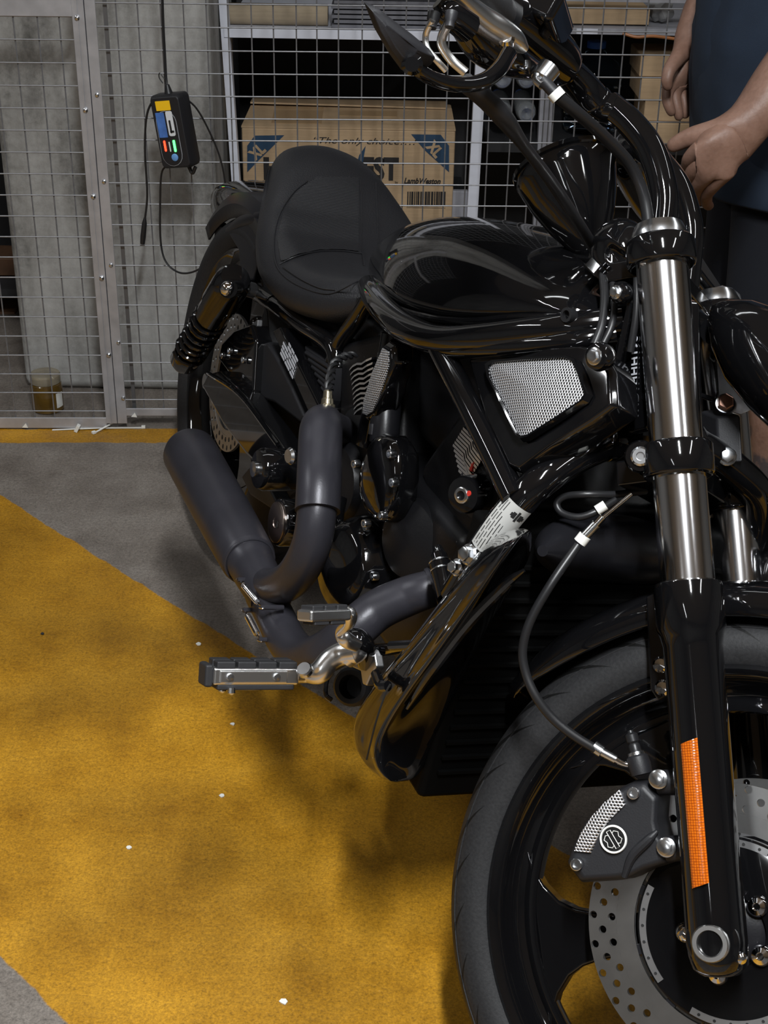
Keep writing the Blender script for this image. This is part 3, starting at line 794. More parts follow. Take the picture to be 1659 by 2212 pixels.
# ------------------------------------------------------------------ wheels
def perf_ring(mb, r0, r1, y, th, cols, rows, hr, stagger=True):
    """drilled disc about the Y axis: every cell carries one round hole"""
    n = 16
    for c in range(cols):
        for r in range(rows):
            da = 2 * math.pi / cols; dr = (r1 - r0) / rows
            a0 = c * da + (.5 * da if (stagger and r % 2) else 0); q0 = r0 + r * dr
            am, rm = a0 + da / 2, q0 + dr / 2
            hole, outer = [], []
            for k in range(n):
                t = 2 * math.pi * k / n; cu, sv = math.cos(t), math.sin(t)
                sc = max(abs(cu), abs(sv))
                outer.append((am + cu / sc * da / 2, rm + sv / sc * dr / 2))
                hole.append((am + cu * hr / rm, rm + sv * hr))
            vs = []
            for yy in (y - th / 2, y + th / 2):
                for L_ in (outer, hole):
                    vs += [(q * math.cos(a), yy, q * math.sin(a)) for a, q in L_]
            fs = []
            for k in range(n):
                l = (k + 1) % n
                fs += [(k, l, n + l, n + k), (2 * n + k, 3 * n + k, 3 * n + l, 2 * n + l), (n + k, n + l, 3 * n + l, 3 * n + k)]
                if (r == rows - 1 and outer[k][1] > r1 - 1e-6 and outer[l][1] > r1 - 1e-6) or (r == 0 and outer[k][1] < r0 + 1e-6 and outer[l][1] < r0 + 1e-6):
                    fs.append((k, 2 * n + k, 2 * n + l, l))
            mb.add(vs, fs)
    return mb
def spoke(mb, ang, prof, y0, y1):
    u = V(math.cos(ang), 0, math.sin(ang)); w = V(-math.sin(ang), 0, math.cos(ang))
    L_ = [u * r + w * h for r, h in prof] + [u * r - w * h2 for r, h2 in reversed(prof)]
    n = len(L_); k = len(prof)
    # slightly crowned: outer face narrower than the back
    front = [p + V(0, y0, 0) for p in L_]; back = [p + V(0, y1, 0) for p in L_]
    vs = front + back; fs = []
    for i in range(k - 1):
        a, c = i, n - 1 - i
        fs += [(a, a + 1, c - 1, c), (n + a, n + c, n + c - 1, n + a + 1)]
    fs += [(i, n + i, n + (i + 1) % n, (i + 1) % n) for i in range(n)]
    return mb.add(vs, fs)
WM = SMAT @ Matrix.Translation(FA)
rim = MB()
band = [(.268, -.054), (.262, -.060), (.256, -.058), (.250, -.048), (.242, -.030), (.234, -.026), (.226, -.032), (.219, -.031), (.217, -.022), (.219, -.012), (.230, -.006), (.238, .004), (.242, .026), (.250, .048), (.256, .058), (.262, .060), (.268, .054), (.255, .040), (.250, 0), (.255, -.040), (.268, -.054)]
rim.lathe(band, (0, 0, 0), (0, 1, 0), 96, cap=False)
q = s(1236, 2026, -.028) - FA
ang0 = math.atan2(q[2], q[0])
wheel = rim.build('front_wheel', M['gloss'], bike, angle=50); wheel.matrix_local = WM
wheel['label'] = 'black cast front wheel'
sp_prof = [(.045, .020), (.080, .020), (.120, .0215), (.150, .0245), (.172, .030), (.190, .040), (.205, .058), (.214, .078), (.219, .100)]
for i in range(5):
    spoke(MB(), ang0 + i * 2 * math.pi / 5, sp_prof, -.030, -.008).build('spoke', M['gloss'], wheel, bevel=.0035, seg=3, angle=30)
tire_prof = [(.262, -.050), (.268, -.056), (.282, -.0605), (.296, -.0585), (.306, -.052), (.3145, -.040), (.3205, -.026), (.324, -.012), (.325, 0)]
tire_prof = [tuple(q) for q in spline([V(*q) for q in tire_prof], 3)]
tire_prof = tire_prof + [(r, -h) for r, h in reversed(tire_prof[:-1])]
MB().lathe(tire_prof, (0, 0, 0), (0, 1, 0), 128, cap=False).build('tire', M['tire'], wheel, angle=60, label='black front tyre with swept tread cuts')
# raised line where tread meets sidewall
for sy in (-1, 1):
    MB().tube([V(.3055 * math.cos(t), sy * .0528, .3055 * math.sin(t)) for t in np.linspace(0, 2 * math.pi, 49)[:-1]], .0009, 6, sub=2, closed=True).build('sidewall_ridge', M['tire'], wheel)
for sy in (-1, 1):
    y = sy * .068
    mb = perf_ring(MB(), .117, .1465, y, .005, 30, 3, .0040)
    mb.lathe([(.098, -.0025), (.117, -.0025), (.117, .0025), (.098, .0025), (.098, -.0025)], (0, y, 0), (0, 1, 0), 64, cap=False)
    rot = mb.build('brake_rotor', M['rotor'], wheel, angle=30, label='drilled steel brake rotor')
    MB().lathe([(.036, -.004), (.085, -.006), (.094, -.004), (.094, .004), (.085, .006), (.036, .006), (.036, -.004)], (0, y, 0), (0, 1, 0), 64, cap=False).build('rotor_carrier', M['gloss'], rot)
    for k in range(10):
        a = k * 2 * math.pi / 10 + .2
        MB().box((.099 * math.cos(a), y, .099 * math.sin(a)), (.020, .0048, .011), np.array(Matrix.Rotation(-a, 3, 'Y'))).build('carrier_arm', M['satin'], rot, bevel=.001)
    for k in range(4):
        a0 = k * math.pi / 2 + .35
        st = MB().lathe([(.0845, -.0065 * 1), (.0915, -.0065), (.0915, .0065), (.0845, .0065), (.0845, -.0065)], (0, y, 0), (0, 1, 0), 16, a0=a0, a1=a0 + 1.12, ref=(1, 0, 0))
        st.build('carrier_strip', M['alu'], rot)
        dots = MB()
        for j in range(6):
            t = a0 + .1 + j * .184
            # lathe angle runs about +Y from +X towards -Z
            dots.cyl((.088 * math.cos(t), y - .0072, -.088 * math.sin(t)), (.088 * math.cos(t), y + .0072, -.088 * math.sin(t)), .0016, 10)
        dots.build('strip_hole', M['ink'], rot)
    bolt_ps = [s(x, yy, -.076) - FA for x, yy in ((1480, 2015), (1550, 2105), (1643, 2065), (1635, 1958))]
    bolt_ps.append(-sum(bolt_ps) * .9)
    for q in bolt_ps:
        MB().lathe([(.0105, 0), (.0105, .002), (.0085, .005), (.004, .0065), (.003, .004), (0, .004)], (q[0], y + sy * .006, q[2]), (0, sy, 0), 18).build('rotor_bolt', M['chrome'], rot)
    MB().lathe([(.030, 0), (.036, sy * .02), (.036, sy * .045), (.028, sy * .05)], (0, sy * .02, 0), (0, 1, 0), 32).build('hub', M['satin'], wheel)
# rear wheel
rrim = MB()
band = [(.252, -.106), (.246, -.111), (.240, -.108), (.232, -.085), (.205, -.076), (.196, -.078), (.190, -.06), (.190, .06), (.196, .078), (.205, .076), (.232, .085), (.240, .108), (.246, .111), (.252, .106), (.235, .08), (.230, 0), (.235, -.08), (.252, -.106)]
rrim.lathe(band, (0, 0, 0), (0, 1, 0), 96, cap=False)
rw = rrim.build('rear_wheel', M['gloss'], bike, angle=50); rw.location = Vector(RA); rw['label'] = 'black cast rear wheel'
for i in range(5):
    spoke(MB(), .3 + i * 2 * math.pi / 5, [(.04, .03), (.08, .03), (.12, .032), (.15, .038), (.172, .05), (.186, .07), (.193, .09)], -.075, -.02).build('spoke', M['gloss'], rw, bevel=.004)
MB().lathe([(.04, -.09), (.05, -.07), (.05, .07), (.04, .09)], (0, 0, 0), (0, 1, 0), 32).build('hub', M['satin'], rw)
tp = [(.246, -.104), (.256, -.112), (.272, -.120), (.287, -.119), (.299, -.111), (.311, -.088), (.319, -.058), (.324, -.028), (.325, 0)]
tp = [tuple(q) for q in spline([V(*q) for q in tp], 3)]; tp = tp + [(r, -h) for r, h in reversed(tp[:-1])]
MB().lathe(tp, (0, 0, 0), (0, 1, 0), 96, cap=False).build('tire', M['tire'], rw, angle=60, label='wide black rear tyre')
mb = perf_ring(MB(), .098, .128, -.098, .005, 32, 2, .0048)
mb.lathe([(.088, -.002), (.098, -.002), (.098, .002), (.088, .002), (.088, -.002)], (0, -.098, 0), (0, 1, 0), 48, cap=False)
mb.build('brake_rotor', M['rotor'], rw, angle=30)

# ------------------------------------------------------------------ fork
FL = .130
def fork_leg(sgn):
    base = FA + V(0, sgn * FL, 0)
    R_ = lambda prof, m, name, par=None, n=40: P(MB().lathe(prof, base, SK, n), name, m, par, steer=True)
    leg = R_([(.008, -.034), (.019, -.032), (.0255, -.026), (.0285, -.014), (.0295, .0), (.0292, .03), (.0288, .08), (.0295, .282), (.0318, .292), (.0345, .299), (.0345, .339), (.0330, .345), (.0285, .347)], M['gloss'], 'fork_slider')
    leg['label'] = 'gloss black fork slider'
    tubeo = MB().lathe([(.0272, .342), (.0272, .70)], base, SK, 48).build('fork_tube', M['forkchrome'], leg, label='polished fork tube')
    MB().lathe([(.0300, .699), (.0300, .711), (.0275, .717), (.025, .723), (.012, .726), (.011, .722), (0, .722)], base, SK, 40).build('fork_cap', M['steel'], leg, label='chrome fork cap')
    # axle nut: hollow ring on the outside of the leg
    o = base + V(0, sgn * .018, 0)
    MB().lathe([(.027, -.014), (.0275, -.006), (.0255, .001), (.0225, .003), (.0, .003)], o, (0, sgn, 0), 40).build('axle_boss', M['gloss'], leg)
    MB().lathe([(.0115, .002), (.0115, .010), (.0125, .0125), (.0165, .0125), (.0180, .010), (.0180, .002)], o, (0, sgn, 0), 40, cap=False).build('axle_ring', M['polished'], leg, label='hollow steel axle end')
    MB().lathe([(.0112, .003), (0, .003)], o, (0, sgn, 0), 24).build('axle_bore', M['ink'], leg)
    return leg, base
legR, baseR = fork_leg(-1)
legL, baseL = fork_leg(1)
# pinch slot and bolt of the right leg
MB().lathe([(.008, 0), (.008, .004), (.005, .007), (0, .0075)], s(1482, 2017, -.125), V(-.7, -.7, 0), 16).build('pinch_bolt', M['chrome'], legR)
MB().lathe([(.006, 0), (.006, .004), (.004, .006), (0, .0065)], s(1599, 2068, -.14), V(.6, -.8, 0), 16).build('pinch_bolt', M['chrome'], legR)
# amber reflector: curved strip on the slider, its ends cut on a slant
def slider_patch(base, r, h0, h1, a0, a1, name, m, slant, thick=.004):
    mb = MB(); nh, na = 14, 6; ax = SK; u = unit(np.cross(V(0, 1, 0), ax)); w = V(0, -1, 0)
    grid = []
    for j in range(na + 1):
        t = a0 + (a1 - a0) * j / na
        dirv = math.cos(t) * w + math.sin(t) * u
        for i in range(nh + 1):
            h = h0 + (h1 - h0) * i / nh - slant * (j / na)
            grid.append(base + ax * h + dirv * (r + thick * (1 if 0 < j < na else .4)))
    fs = [(j * (nh + 1) + i, j * (nh + 1) + i + 1, (j + 1) * (nh + 1) + i + 1, (j + 1) * (nh + 1) + i) for j in range(na) for i in range(nh)]
    mb.add(grid, fs); me = mb.mesh(name); uvmap(me, ax, u, .0026)
    return link(name, me, m, legR, angle=60)
ta = [math.atan2((p - baseR - SK * ((p - baseR) @ SK)) @ unit(np.cross(V(0, 1, 0), SK)), -(p - baseR)[1]) for p in ()]
rf = slider_patch(baseR, .0286, .056, .192, .14, -.46, 'reflector', M['amber'], .006)
rf['label'] = 'long amber reflector'
# clamps
def pxt(p): return p
for h, hh, nm in ((.453, .036, 'lower_fork_clamp'), (.677, .030, 'upper_fork_clamp')):
    cl = MB()
    for bs in (baseR, baseL):
        cl.lathe([(.0275, 0), (.0345, 0), (.0365, .004), (.0365, hh - .004), (.0345, hh), (.0275, hh), (.0275, 0)], bs + SK * h, SK, 40, cap=False)
    back = unit(np.cross(V(0, 1, 0), SK)) * -1
    fwd = unit(np.cross(V(0, 1, 0), SK))
    R3 = np.stack([fwd, V(0, 1, 0), SK], 1)
    c = FA + SK * (h + hh / 2)
    cl.box(c + fwd * (-.035), (.075, FL * 2 - .05, hh * .75), R3)
    co = P(cl, nm, M['gloss'], steer=True, bevel=.003, angle=40)
    MB().lathe([(.010, 0), (.010, .004), (.008, .006), (.0045, .006), (.004, .003), (0, .003)], s(1384, 986, -.150) if h < .5 else s(1398, 556, -.150), V(.25, -1, 0), 18).build('clamp_bolt', M['steel'], co)
    if h < .5:
        MB().lathe([(.016, -.03), (.017, 0), (.015, .004)], s(1384, 986, -.150) - V(.25, -1, 0) * .002, V(.25, -1, 0), 24).build('clamp_lug', M['gloss'], co)
P(MB().cyl(V(1.633, 0, 0) + SK * .90, V(1.633, 0, 0) + SK * 1.10, .036, 32), 'steering_neck', M['gloss'])

# ------------------------------------------------------------------ front fender
fe = MB()
rings = []
for t in np.linspace(math.radians(170), math.radians(38), 30):
    r0 = .345
    e = min(1, (math.radians(170) - t) / .35, (t - math.radians(38)) / .25) ** .5
    prof = [(-.068, -.030 * e), (-.071, -.012), (-.066, -.002), (-.045, .008), (0, .013), (.045, .008), (.066, -.002), (.071, -.012), (.068, -.030 * e)]
    w = .35 + .65 * e
    rings.append([FA + V((r0 + dr) * math.cos(t), y * w, (r0 + dr) * math.sin(t)) for y, dr in prof])
fe.loft(rings, closed=False)
fend = P(fe, 'front_fender', M['gloss'], steer=True, solid=.004, sub=1)
fend['label'] = 'gloss black front fender'
br_ = MB().prism([s(x, y, -.079) for x, y in ((1398, 1290), (1440, 1270), (1450, 1500), (1425, 1515), (1408, 1490), (1404, 1400))], (0, -.007, 0)).build('fender_bracket', M['gloss'], fend, bevel=.0025)
for x, y in ((1429, 1436), (1433, 1486)):
    MB().lathe([(.0085, 0), (.0085, .003), (.006, .006), (0, .007)], s(x, y, -.087), RIGHT, 18).build('fender_bolt', M['chrome'], fend)

# ------------------------------------------------------------------ brake caliper
cal = MB()
outer = [(1222, 1866), (1236, 1828), (1262, 1776), (1300, 1735), (1340, 1700), (1372, 1684), (1398, 1684), (1428, 1716), (1424, 1770), (1432, 1806), (1456, 1846), (1446, 1866), (1400, 1880), (1366, 1898), (1330, 1903), (1252, 1908)]
rings = []
for lat, sc in ((-.058, .96), (-.064, 1.0), (-.100, 1.0), (-.112, .95), (-.116, .86)):
    ps = [s(x, y, -.108) for x, y in outer]; c = sum(ps) / len(ps)
    rings.append([V(*(c + (p - c) * sc)) * V(1, 0, 1) + V(0, lat, 0) for p in ps])
cal.loft(rings)
calo = P(cal, 'brake_caliper', M['matte'], steer=True, bevel=.003, angle=25, seg=3)
calo['label'] = 'matte black four-bolt brake caliper with round emblem'
insert = [(1240, 1838), (1254, 1800), (1276, 1766), (1306, 1733), (1338, 1706), (1350, 1738), (1322, 1766), (1296, 1798), (1276, 1842)]
sheet([s(x, y, -.119) for x, y in insert], (0, -.004, 0), 'mesh_insert', M['perf'], calo, (1, 0, .6), (-.6, 0, 1), .0036, bulge=(0, -.002, 0))
# lower, raised rib of the casting
MB().tube([s(1348, 1895, -.117), s(1366, 1850, -.118), s(1400, 1815, -.118), s(1420, 1795, -.117)], [.003, .005, .005, .002], 10).build('casting_rib', M['matte'], calo)
ec = s(1325, 1813, -.1185)
EM = .0138
emb = MB().lathe([(EM * .86, 0), (EM * .9, .0016), (EM, .0016), (EM * 1.04, 0)], ec, RIGHT, 40, cap=False).build('emblem_ring', M['white_plastic'], calo)
MB().lathe([(EM * .86, .0006), (0, .0006)], ec, RIGHT, 32).build('emblem_disc', M['ink'], calo)
ea = unit(s(1338, 1838, -.12) - s(1310, 1790, -.12)); eb = np.cross(RIGHT, ea)
def emb_line(pts): return MB().tube([ec + RIGHT * .0014 + (ea * u + eb * v) * EM for u, v in pts], .00042, 6, sub=1)
emb_line([(-.68, -.16), (.68, -.16), (.68, .16), (-.68, .16), (-.68, -.16)]).build('emblem_bar', M['white_plastic'], calo)
for sg in (-1, 1):
    emb_line([(-.42, sg * .2), (-.5, sg * .36), (-.28, sg * .62), (0, sg * .5), (.28, sg * .62), (.5, sg * .36), (.42, sg * .2)]).build('emblem_shield', M['white_plastic'], calo)
for x, y in ((1370, 1713), (1247, 1867)):
    MB().socket(s(x, y, -.118), RIGHT, .0062, .005).build('caliper_screw', M['steel'], calo)
for x, y in ((1423, 1683), (1440, 1830)):
    MB().bolt(s(x, y, -.119), RIGHT, .0068, .0075).build('caliper_bolt', M['steel'], calo)
# mounting lugs to the slider
for (x0, y0, x1, y1) in ((1423, 1690, 1468, 1690), (1440, 1835, 1482, 1830)):
    a, c = s(x0, y0, -.105), s(x1, y1, -.105)
    MB().tube([a, c], .013, 14).build('mounting_lug', M['matte'], calo)
# bleeder and banjo
a, c = s(1381, 1652, -.108), s(1361, 1578, -.108)
d = unit(c - a); L_ = np.linalg.norm(c - a)
MB().lathe([(.011, -.010), (.012, 0), (.011, .008), (.009, .010)], a, d, 18).build('banjo_block', M['matte'], calo)
MB().lathe([(.0085, .004), (.0095, .008), (.0085, .013), (.006, .0135)], a, d, 18).build('banjo_bolt', M['steel'], calo)
MB().lathe([(.0060, .013), (.0062, .020), (.0050, .022), (.0066, .024), (.0066, .031), (.0045, .033), (.0038, L_ - .004), (.0030, L_), (0, L_)], a, d, 16).build('bleeder_nipple', M['hose'], calo)

# ------------------------------------------------------------------ brake hoses
def hose(name, pts, r, m, fr=s, steer=True, n=12, parent=None, **kw):
    return P(MB().tube([fr(*q) for q in pts], r, n), name, m, parent, steer=steer, **kw)
bh = hose('brake_hose', [(1248, 1178, -.150), (1190, 1262, -.165), (1146, 1340, -.165), (1129, 1402, -.16), (1135, 1452, -.155), (1156, 1502, -.15), (1192, 1550, -.14), (1238, 1588, -.13), (1286, 1618, -.12)], .0048, M['hose'])
bh['label'] = 'black brake hose bowing back to the caliper'
hose('hose_fitting', [(1282, 1612, -.119), (1300, 1624, -.117)], .0066, M['steel'], parent=bh)
hose('hose_fitting', [(1300, 1624, -.117), (1330, 1640, -.113)], .0048, M['steel'], parent=bh)
hose('hose_tail', [(1328, 1639, -.113), (1346, 1649, -.110), (1362, 1652, -.108), (1376, 1650, -.108)], .0036, M['chrome'], parent=bh)
hose('hose_collar', [(1252, 1172, -.150), (1264, 1157, -.150)], .0070, M['white_plastic'], parent=bh)
hose('hose_fitting', [(1264, 1157, -.150), (1288, 1132, -.150)], .0055, M['steel'], parent=bh)
hose('hose_fitting', [(1288, 1132, -.150), (1302, 1116, -.150)], .0042, M['chrome'], parent=bh)
hose('hose_pipe', [(1300, 1120, -.150), (1364, 1067, -.14)], .0022, M['chrome'], parent=bh)
bh2 = hose('clutch_hose', [(1395, 1060, -.05), (1330, 1068, -.08), (1270, 1068, -.10), (1222, 1072, -.10), (1203, 1088, -.10), (1214, 1108, -.10), (1250, 1117, -.10), (1290, 1104, -.095), (1330, 1080, -.08)], .0040, M['hose'])
hose('hose_collar', [(1289, 1103, -.097), (1308, 1091, -.095)], .0056, M['white_plastic'], parent=bh2)

# ------------------------------------------------------------------ handlebar, controls, mirror
riser = [V(1.062, -.060, .868), V(1.040, -.060, .914), V(1.020, -.060, .951), V(.984, -.060, .986), V(.944, -.060, 1.006), V(.905, -.061, 1.016)]
bar_pts = [V(.915, -.061, 1.014), s(1296, 226, -.066), s(1250, 178, -.095), s(1200, 130, -.150), s(1140, 78, -.225), s(1070, 20, -.32), s(985, -55, -.44), s(900, -130, -.56)]
hb = MB().tube(riser, .0160, 24, sub=8)
hb.tube([p * V(1, -1, 1) for p in riser], .0160, 24, sub=8)
hb.tube(bar_pts, [.0165, .0175, .0180, .0165, .0145, .0145, .0145, .0145], 20, sub=8)
hb.tube([p * V(1, -1, 1) for p in bar_pts], .0150, 20, sub=8)
hb.tube([V(1.062, -.06, .868), V(1.066, 0, .858), V(1.062, .06, .868)], .0155, 20)
hbar = P(hb, 'handlebar', M['gloss'], steer=True, angle=60)
hbar['label'] = 'thick gloss black handlebar'
MB().lathe([(.0178, 0), (.0185, .002), (.0185, .006), (.0178, .008)], s(1294, 224, -.066), s(1250, 178, -.095) - s(1294, 224, -.066), 24, cap=False).build('riser_joint', M['gloss'], hbar)
for sg in (-1, 1):
    f = V(1, -sg, 1)
    MB().tube([p * f for p in (s(1080, 28, -.31), s(985, -55, -.44), s(900, -130, -.56))], .0175, 18).build('grip', M['rubber'], hbar)
    MB().tube([p * f for p in (s(1222, 152, -.125), s(1205, 134, -.145), s(1160, 95, -.20), s(1110, 52, -.265), s(1080, 28, -.31))], [.018, .0275, .030, .0285, .024], 20).build('switch_housing', M['gloss'], hbar)
MB().box(s(1172, 30, -.24), (.05, .10, .035), np.array(Matrix.Rotation(.25, 3, 'Z'))).build('reservoir', M['gloss'], hbar, bevel=.008, seg=3)
MB().box(s(1150, 58, -.262), (.014, .020, .022)).build('rocker_switch', M['matte'], hbar, bevel=.003)
MB().box(s(1178, 62, -.250), (.012, .014, .018)).build('rocker_switch', M['matte'], hbar, bevel=.003)
MB().tube([s(985, 30, -.40), s(1040, 95, -.355), s(1100, 128, -.31), s(1150, 148, -.25)], [.012, .018, .017, .012], 14).build('lever_perch', M['gloss'], hbar)
lv = MB().tube([s(925, -60, -.49), s(985, -6, -.43), s(1030, 36, -.39), s(1070, 62, -.365), s(1108, 86, -.34), s(1132, 106, -.325)], [.010, .0130, .0160, .0165, .0140, .0065], 18, flat=((0, 0, 1), .8)).build('brake_lever', M['polished'], hbar, label='polished brake lever')
MB().lathe([(.008, 0), (.008, .006), (.005, .009), (0, .009)], s(1094, 91, -.355), V(.3, -1, .2), 16).build('lever_pivot', M['chrome'], hbar)
for pts, r in (([(934, 44, -.47), (920, 74, -.46), (923, 104, -.455), (943, 130, -.45), (963, 152, -.44)], .0030), ([(974, 42, -.46), (957, 74, -.455), (955, 98, -.45), (974, 128, -.44), (1006, 157, -.43)], .0044)):
    ho = hose('brake_pipe', pts, r, M['polished'], parent=hbar)
for x, y in ((938, 42), (976, 40)):
    MB().lathe([(.0058, 0), (.0058, .006), (.0042, .009), (.0042, .014)], s(x, y - 14, -.465), s(x - 3, y + 5, -.465) - s(x, y - 14, -.465), 14).build('pipe_fitting', M['matte'], hbar)
P(MB().tube([s(945, 5, -.46), s(965, 25, -.45), s(1010, 60, -.42)], [.006, .012, .014], 12), 'master_cylinder', M['gloss'], hbar)
# mirror
mo = [(785, 3, -.60), (812, 14, -.59), (848, 42, -.575), (890, 74, -.555), (926, 104, -.535), (941, 124, -.525), (934, 137, -.52), (908, 156, -.525), (884, 162, -.535), (866, 150, -.545), (838, 112, -.565), (808, 60, -.585)]
ps = [s(*q) for q in mo]; c = sum(ps) / len(ps)
vd = unit(s(880, 100, -.60) - s(880, 100, -.50))
mir = MB().loft([[c + (p - c) * sc + vd * d for p in ps] for sc, d in ((.90, -.010), (1.0, -.004), (.98, .002), (.78, .011), (.45, .016))]).build('mirror_head', M['matte'], hbar, angle=40, bevel=.001)
mir['label'] = 'blade-shaped black mirror'
MB().lathe([(.007, -.006), (.009, 0), (.009, .008), (.006, .012)], s(890, 138, -.535) + vd * .014, vd, 18).build('mirror_joint', M['gloss'], mir)
hose('mirror_stem', [(888, 130, -.54), (905, 152, -.53), (940, 172, -.51), (990, 183, -.48), (1040, 177, -.45), (1075, 152, -.42), (1098, 118, -.39)], [.006, .0062, .0062, .0066, .0072, .0078, .008], M['gloss'], parent=hbar)
# hose in front of the instrument pod, cable along the bar
hose('front_brake_line', [(1005, 178, -.42), (1050, 215, -.39), (1088, 255, -.36), (1130, 312, -.31), (1185, 385, -.24), (1232, 455, -.17), (1268, 512, -.10), (1286, 545, -.06), (1300, 600, -.02)], [.009, .0095, .0095, .0062, .0062, .0062, .0062, .0062, .006], M['hose'], parent=None)
tc_ = hose('throttle_cable', [(1204, 208, -.27), (1250, 246, -.235), (1310, 300, -.175), (1360, 355, -.125), (1388, 415, -.10), (1400, 480, -.09), (1398, 540, -.085)], .0066, M['hose'])
hose('cable_collar', [(1196, 198, -.272), (1208, 212, -.268)], .0082, M['white_plastic'], parent=tc_)
hose('cable_ferrule', [(1170, 170, -.28), (1197, 200, -.272)], .0062, M['matte'], parent=tc_)
hose('cable_elbow', [(1186, 152, -.27), (1165, 160, -.28), (1160, 172, -.28), (1172, 184, -.28)], .005, M['steel'], parent=tc_)
MB().lathe([(.012, 0), (.012, .016), (.010, .018)], s(1188, 146, -.27), V(0, -.3, -1), 16).build('cable_nut', M['steel'], tc_)

# ------------------------------------------------------------------ instrument pod, skull, headlamp
p0, p1 = s(1285, 570, .02), s(1216, 352, .02)
pd = unit(p1 - p0); Lp = np.linalg.norm(p1 - p0)
prof = [(.004, 0), (.014, .01), (.026, .03), (.040, .055), (.052, .085), (.0595, .112), (.062, Lp - .018), (.0605, Lp - .006), (.056, Lp), (.050, Lp + .003), (0, Lp + .008)]
pod = P(MB().lathe(prof, p0, pd, 48), 'instrument_pod', M['gloss'], steer=True, angle=60); pod['label'] = 'bowl-shaped gloss black instrument housing'
MB().lathe([(.0605, 0), (.0635, .002), (.0635, .007), (.060, .009)], p0 + pd * (Lp - .010), pd, 48, cap=False).build('pod_bezel', M['gloss'], pod)
def skull(c, fwd, up, size):
    fwd = unit(fwd); up = unit(up - fwd * (up @ fwd)); side = np.cross(up, fwd)
    bm = bmesh.new(); bmesh.ops.create_uvsphere(bm, u_segments=40, v_segments=28, radius=1)
    for v in bm.verts:
        x, y, z = v.co
        # x forward, y side, z up
        fx = max(0, x)
        sq = 1 - .26 * fx * (1 if z < .1 else .35)
        y *= .80 * sq
        z2 = z
        if z < -.15: y *= 1 - .30 * min(1, (-z - .15)) * 1.1; z2 = z * (1 + .32 * fx)
        if x > .2 and -.45 < z < -.0: x *= .93
        # eye sockets and nose
        for sg in (-1, 1):
            d = ((y - sg * .34) / .23) ** 2 + ((z + .12) / .21) ** 2
            if x > .1 and d < 1.6: x -= .34 * max(0, 1 - d / 1.6)
        d = (y / .12) ** 2 + ((z + .42) / .14) ** 2
        if x > .1 and d < 1.5: x -= .25 * max(0, 1 - d / 1.5)
        if x > .1: x += .10 * math.exp(-((z - .16) / .10) ** 2)      # brow
        v.co = Vector((x * 1.05, y, z2))
    me = bpy.data.meshes.new('skull_ornament'); bm.to_mesh(me); bm.free()
    R = np.stack([fwd, side, up], 1) * size
    for v in me.vertices: v.co = Vector(R @ np.array(v.co) + c)
    o = link('skull_ornament', me, M['gloss'], bike, steer=True, angle=80); o['label'] = 'black skull-shaped cap'
    jaw = MB()
    jaw.loft([[c + R @ V(x, y, z) for x, y in ((-.1, -.50), (.55, -.40), (.80, -.2), (.86, 0), (.80, .2), (.55, .40), (-.1, .50))] for z in (-.70, -.85, -1.12)]).build('jaw', M['gloss'], o, bevel=.002)
    for row, z in enumerate((-.62, -.80)):
        for k in range(7):
            a = (k - 3) * .2
            MB().box(c + R @ V(.90 * math.cos(a) - .02, .80 * math.sin(a), z), np.array((.16, .13, .16)) * size, np.stack([fwd, side, up], 1)).build('tooth', M['gloss'], o, bevel=.0012)
    return o
skull(s(1334, 535, -.085), V(.80, -.50, -.25), V(.25, -.1, 1), .0335)
P(MB().tube([s(1310, 590, -.05), s(1345, 585, -.05), s(1390, 590, -.05)], .010, 14), 'skull_mount', M['gloss'], steer=True)
# headlamp shell pushed out ahead of the fork
hc = s(1690, 792, -.02)
hl = MB(); ax = V(.86, 0, -.20)
hl.lathe([(.003, -.105), (.018, -.095), (.036, -.070), (.050, -.035), (.056, .005), (.057, .040), (.052, .055), (.046, .058)], hc + V(0, .0, 0), ax, 40)
hlo = P(hl, 'headlamp_shell', M['gloss'], steer=True); hlo['label'] = 'pointed gloss black headlamp shell'
MB().lathe([(.047, .056), (.03, .068), (0, .073)], hc, ax, 32).build('headlamp_lens', M['lens'], hlo)
tp_ = MB().prism([s(x, y, .035) for x, y in ((1546, 745), (1578, 770), (1642, 862), (1650, 874), (1600, 896), (1556, 886))], (-.004, .004, 0))
br2 = P(tp_, 'lamp_bracket', M['alu'], steer=True, bevel=.001); br2['label'] = 'bare aluminium lamp bracket'
MB().lathe([(.011, 0), (.011, .003), (.0095, .003)], s(1566, 872, .03), V(.35, -1, .2), 24).build('bolt_washer', M['steel'], br2)
MB().lathe([(.0095, .002), (.0095, .010), (.008, .011)], s(1565, 871, .03), V(.35, -1, .2), 6).build('hex_bolt', mat('coppery_bolt_head', (.42, .24, .18), .35, .8), br2)
hose('bracket_stay', [(1497, 848, .05), (1520, 856, .045), (1545, 862, .04), (1556, 845, .04)], .003, M['gloss'])
hbx = P(MB().prism([s(x, y, .03) for x, y in ((1547, 902), (1600, 896), (1606, 1000), (1552, 1000))], (-.03, .03, 0)), 'horn_bracket', M['matte'], steer=True, bevel=.003)
MB().bolt(s(1570, 986, .026), V(.35, -1, .2), .0075, .008).build('bracket_bolt', M['steel'], hbx)
sg_ = P(MB().lathe([(.006, -.02), (.014, -.012), (.017, 0), (.015, .012), (.008, .020), (0, .022)], s(1566, 648, .17), V(.9, .3, 0), 24), 'turn_signal', M['lens'], steer=True); sg_['label'] = 'smoked bullet turn signal'
MB().lathe([(.0175, -.004), (.018, 0), (.0175, .004)], s(1556, 648, .17), V(.9, .3, 0), 24).build('signal_ring', M['gloss'], sg_)
hose('signal_stalk', [(1505, 590, .09), (1525, 615, .12), (1550, 645, .16)], .007, M['gloss'])
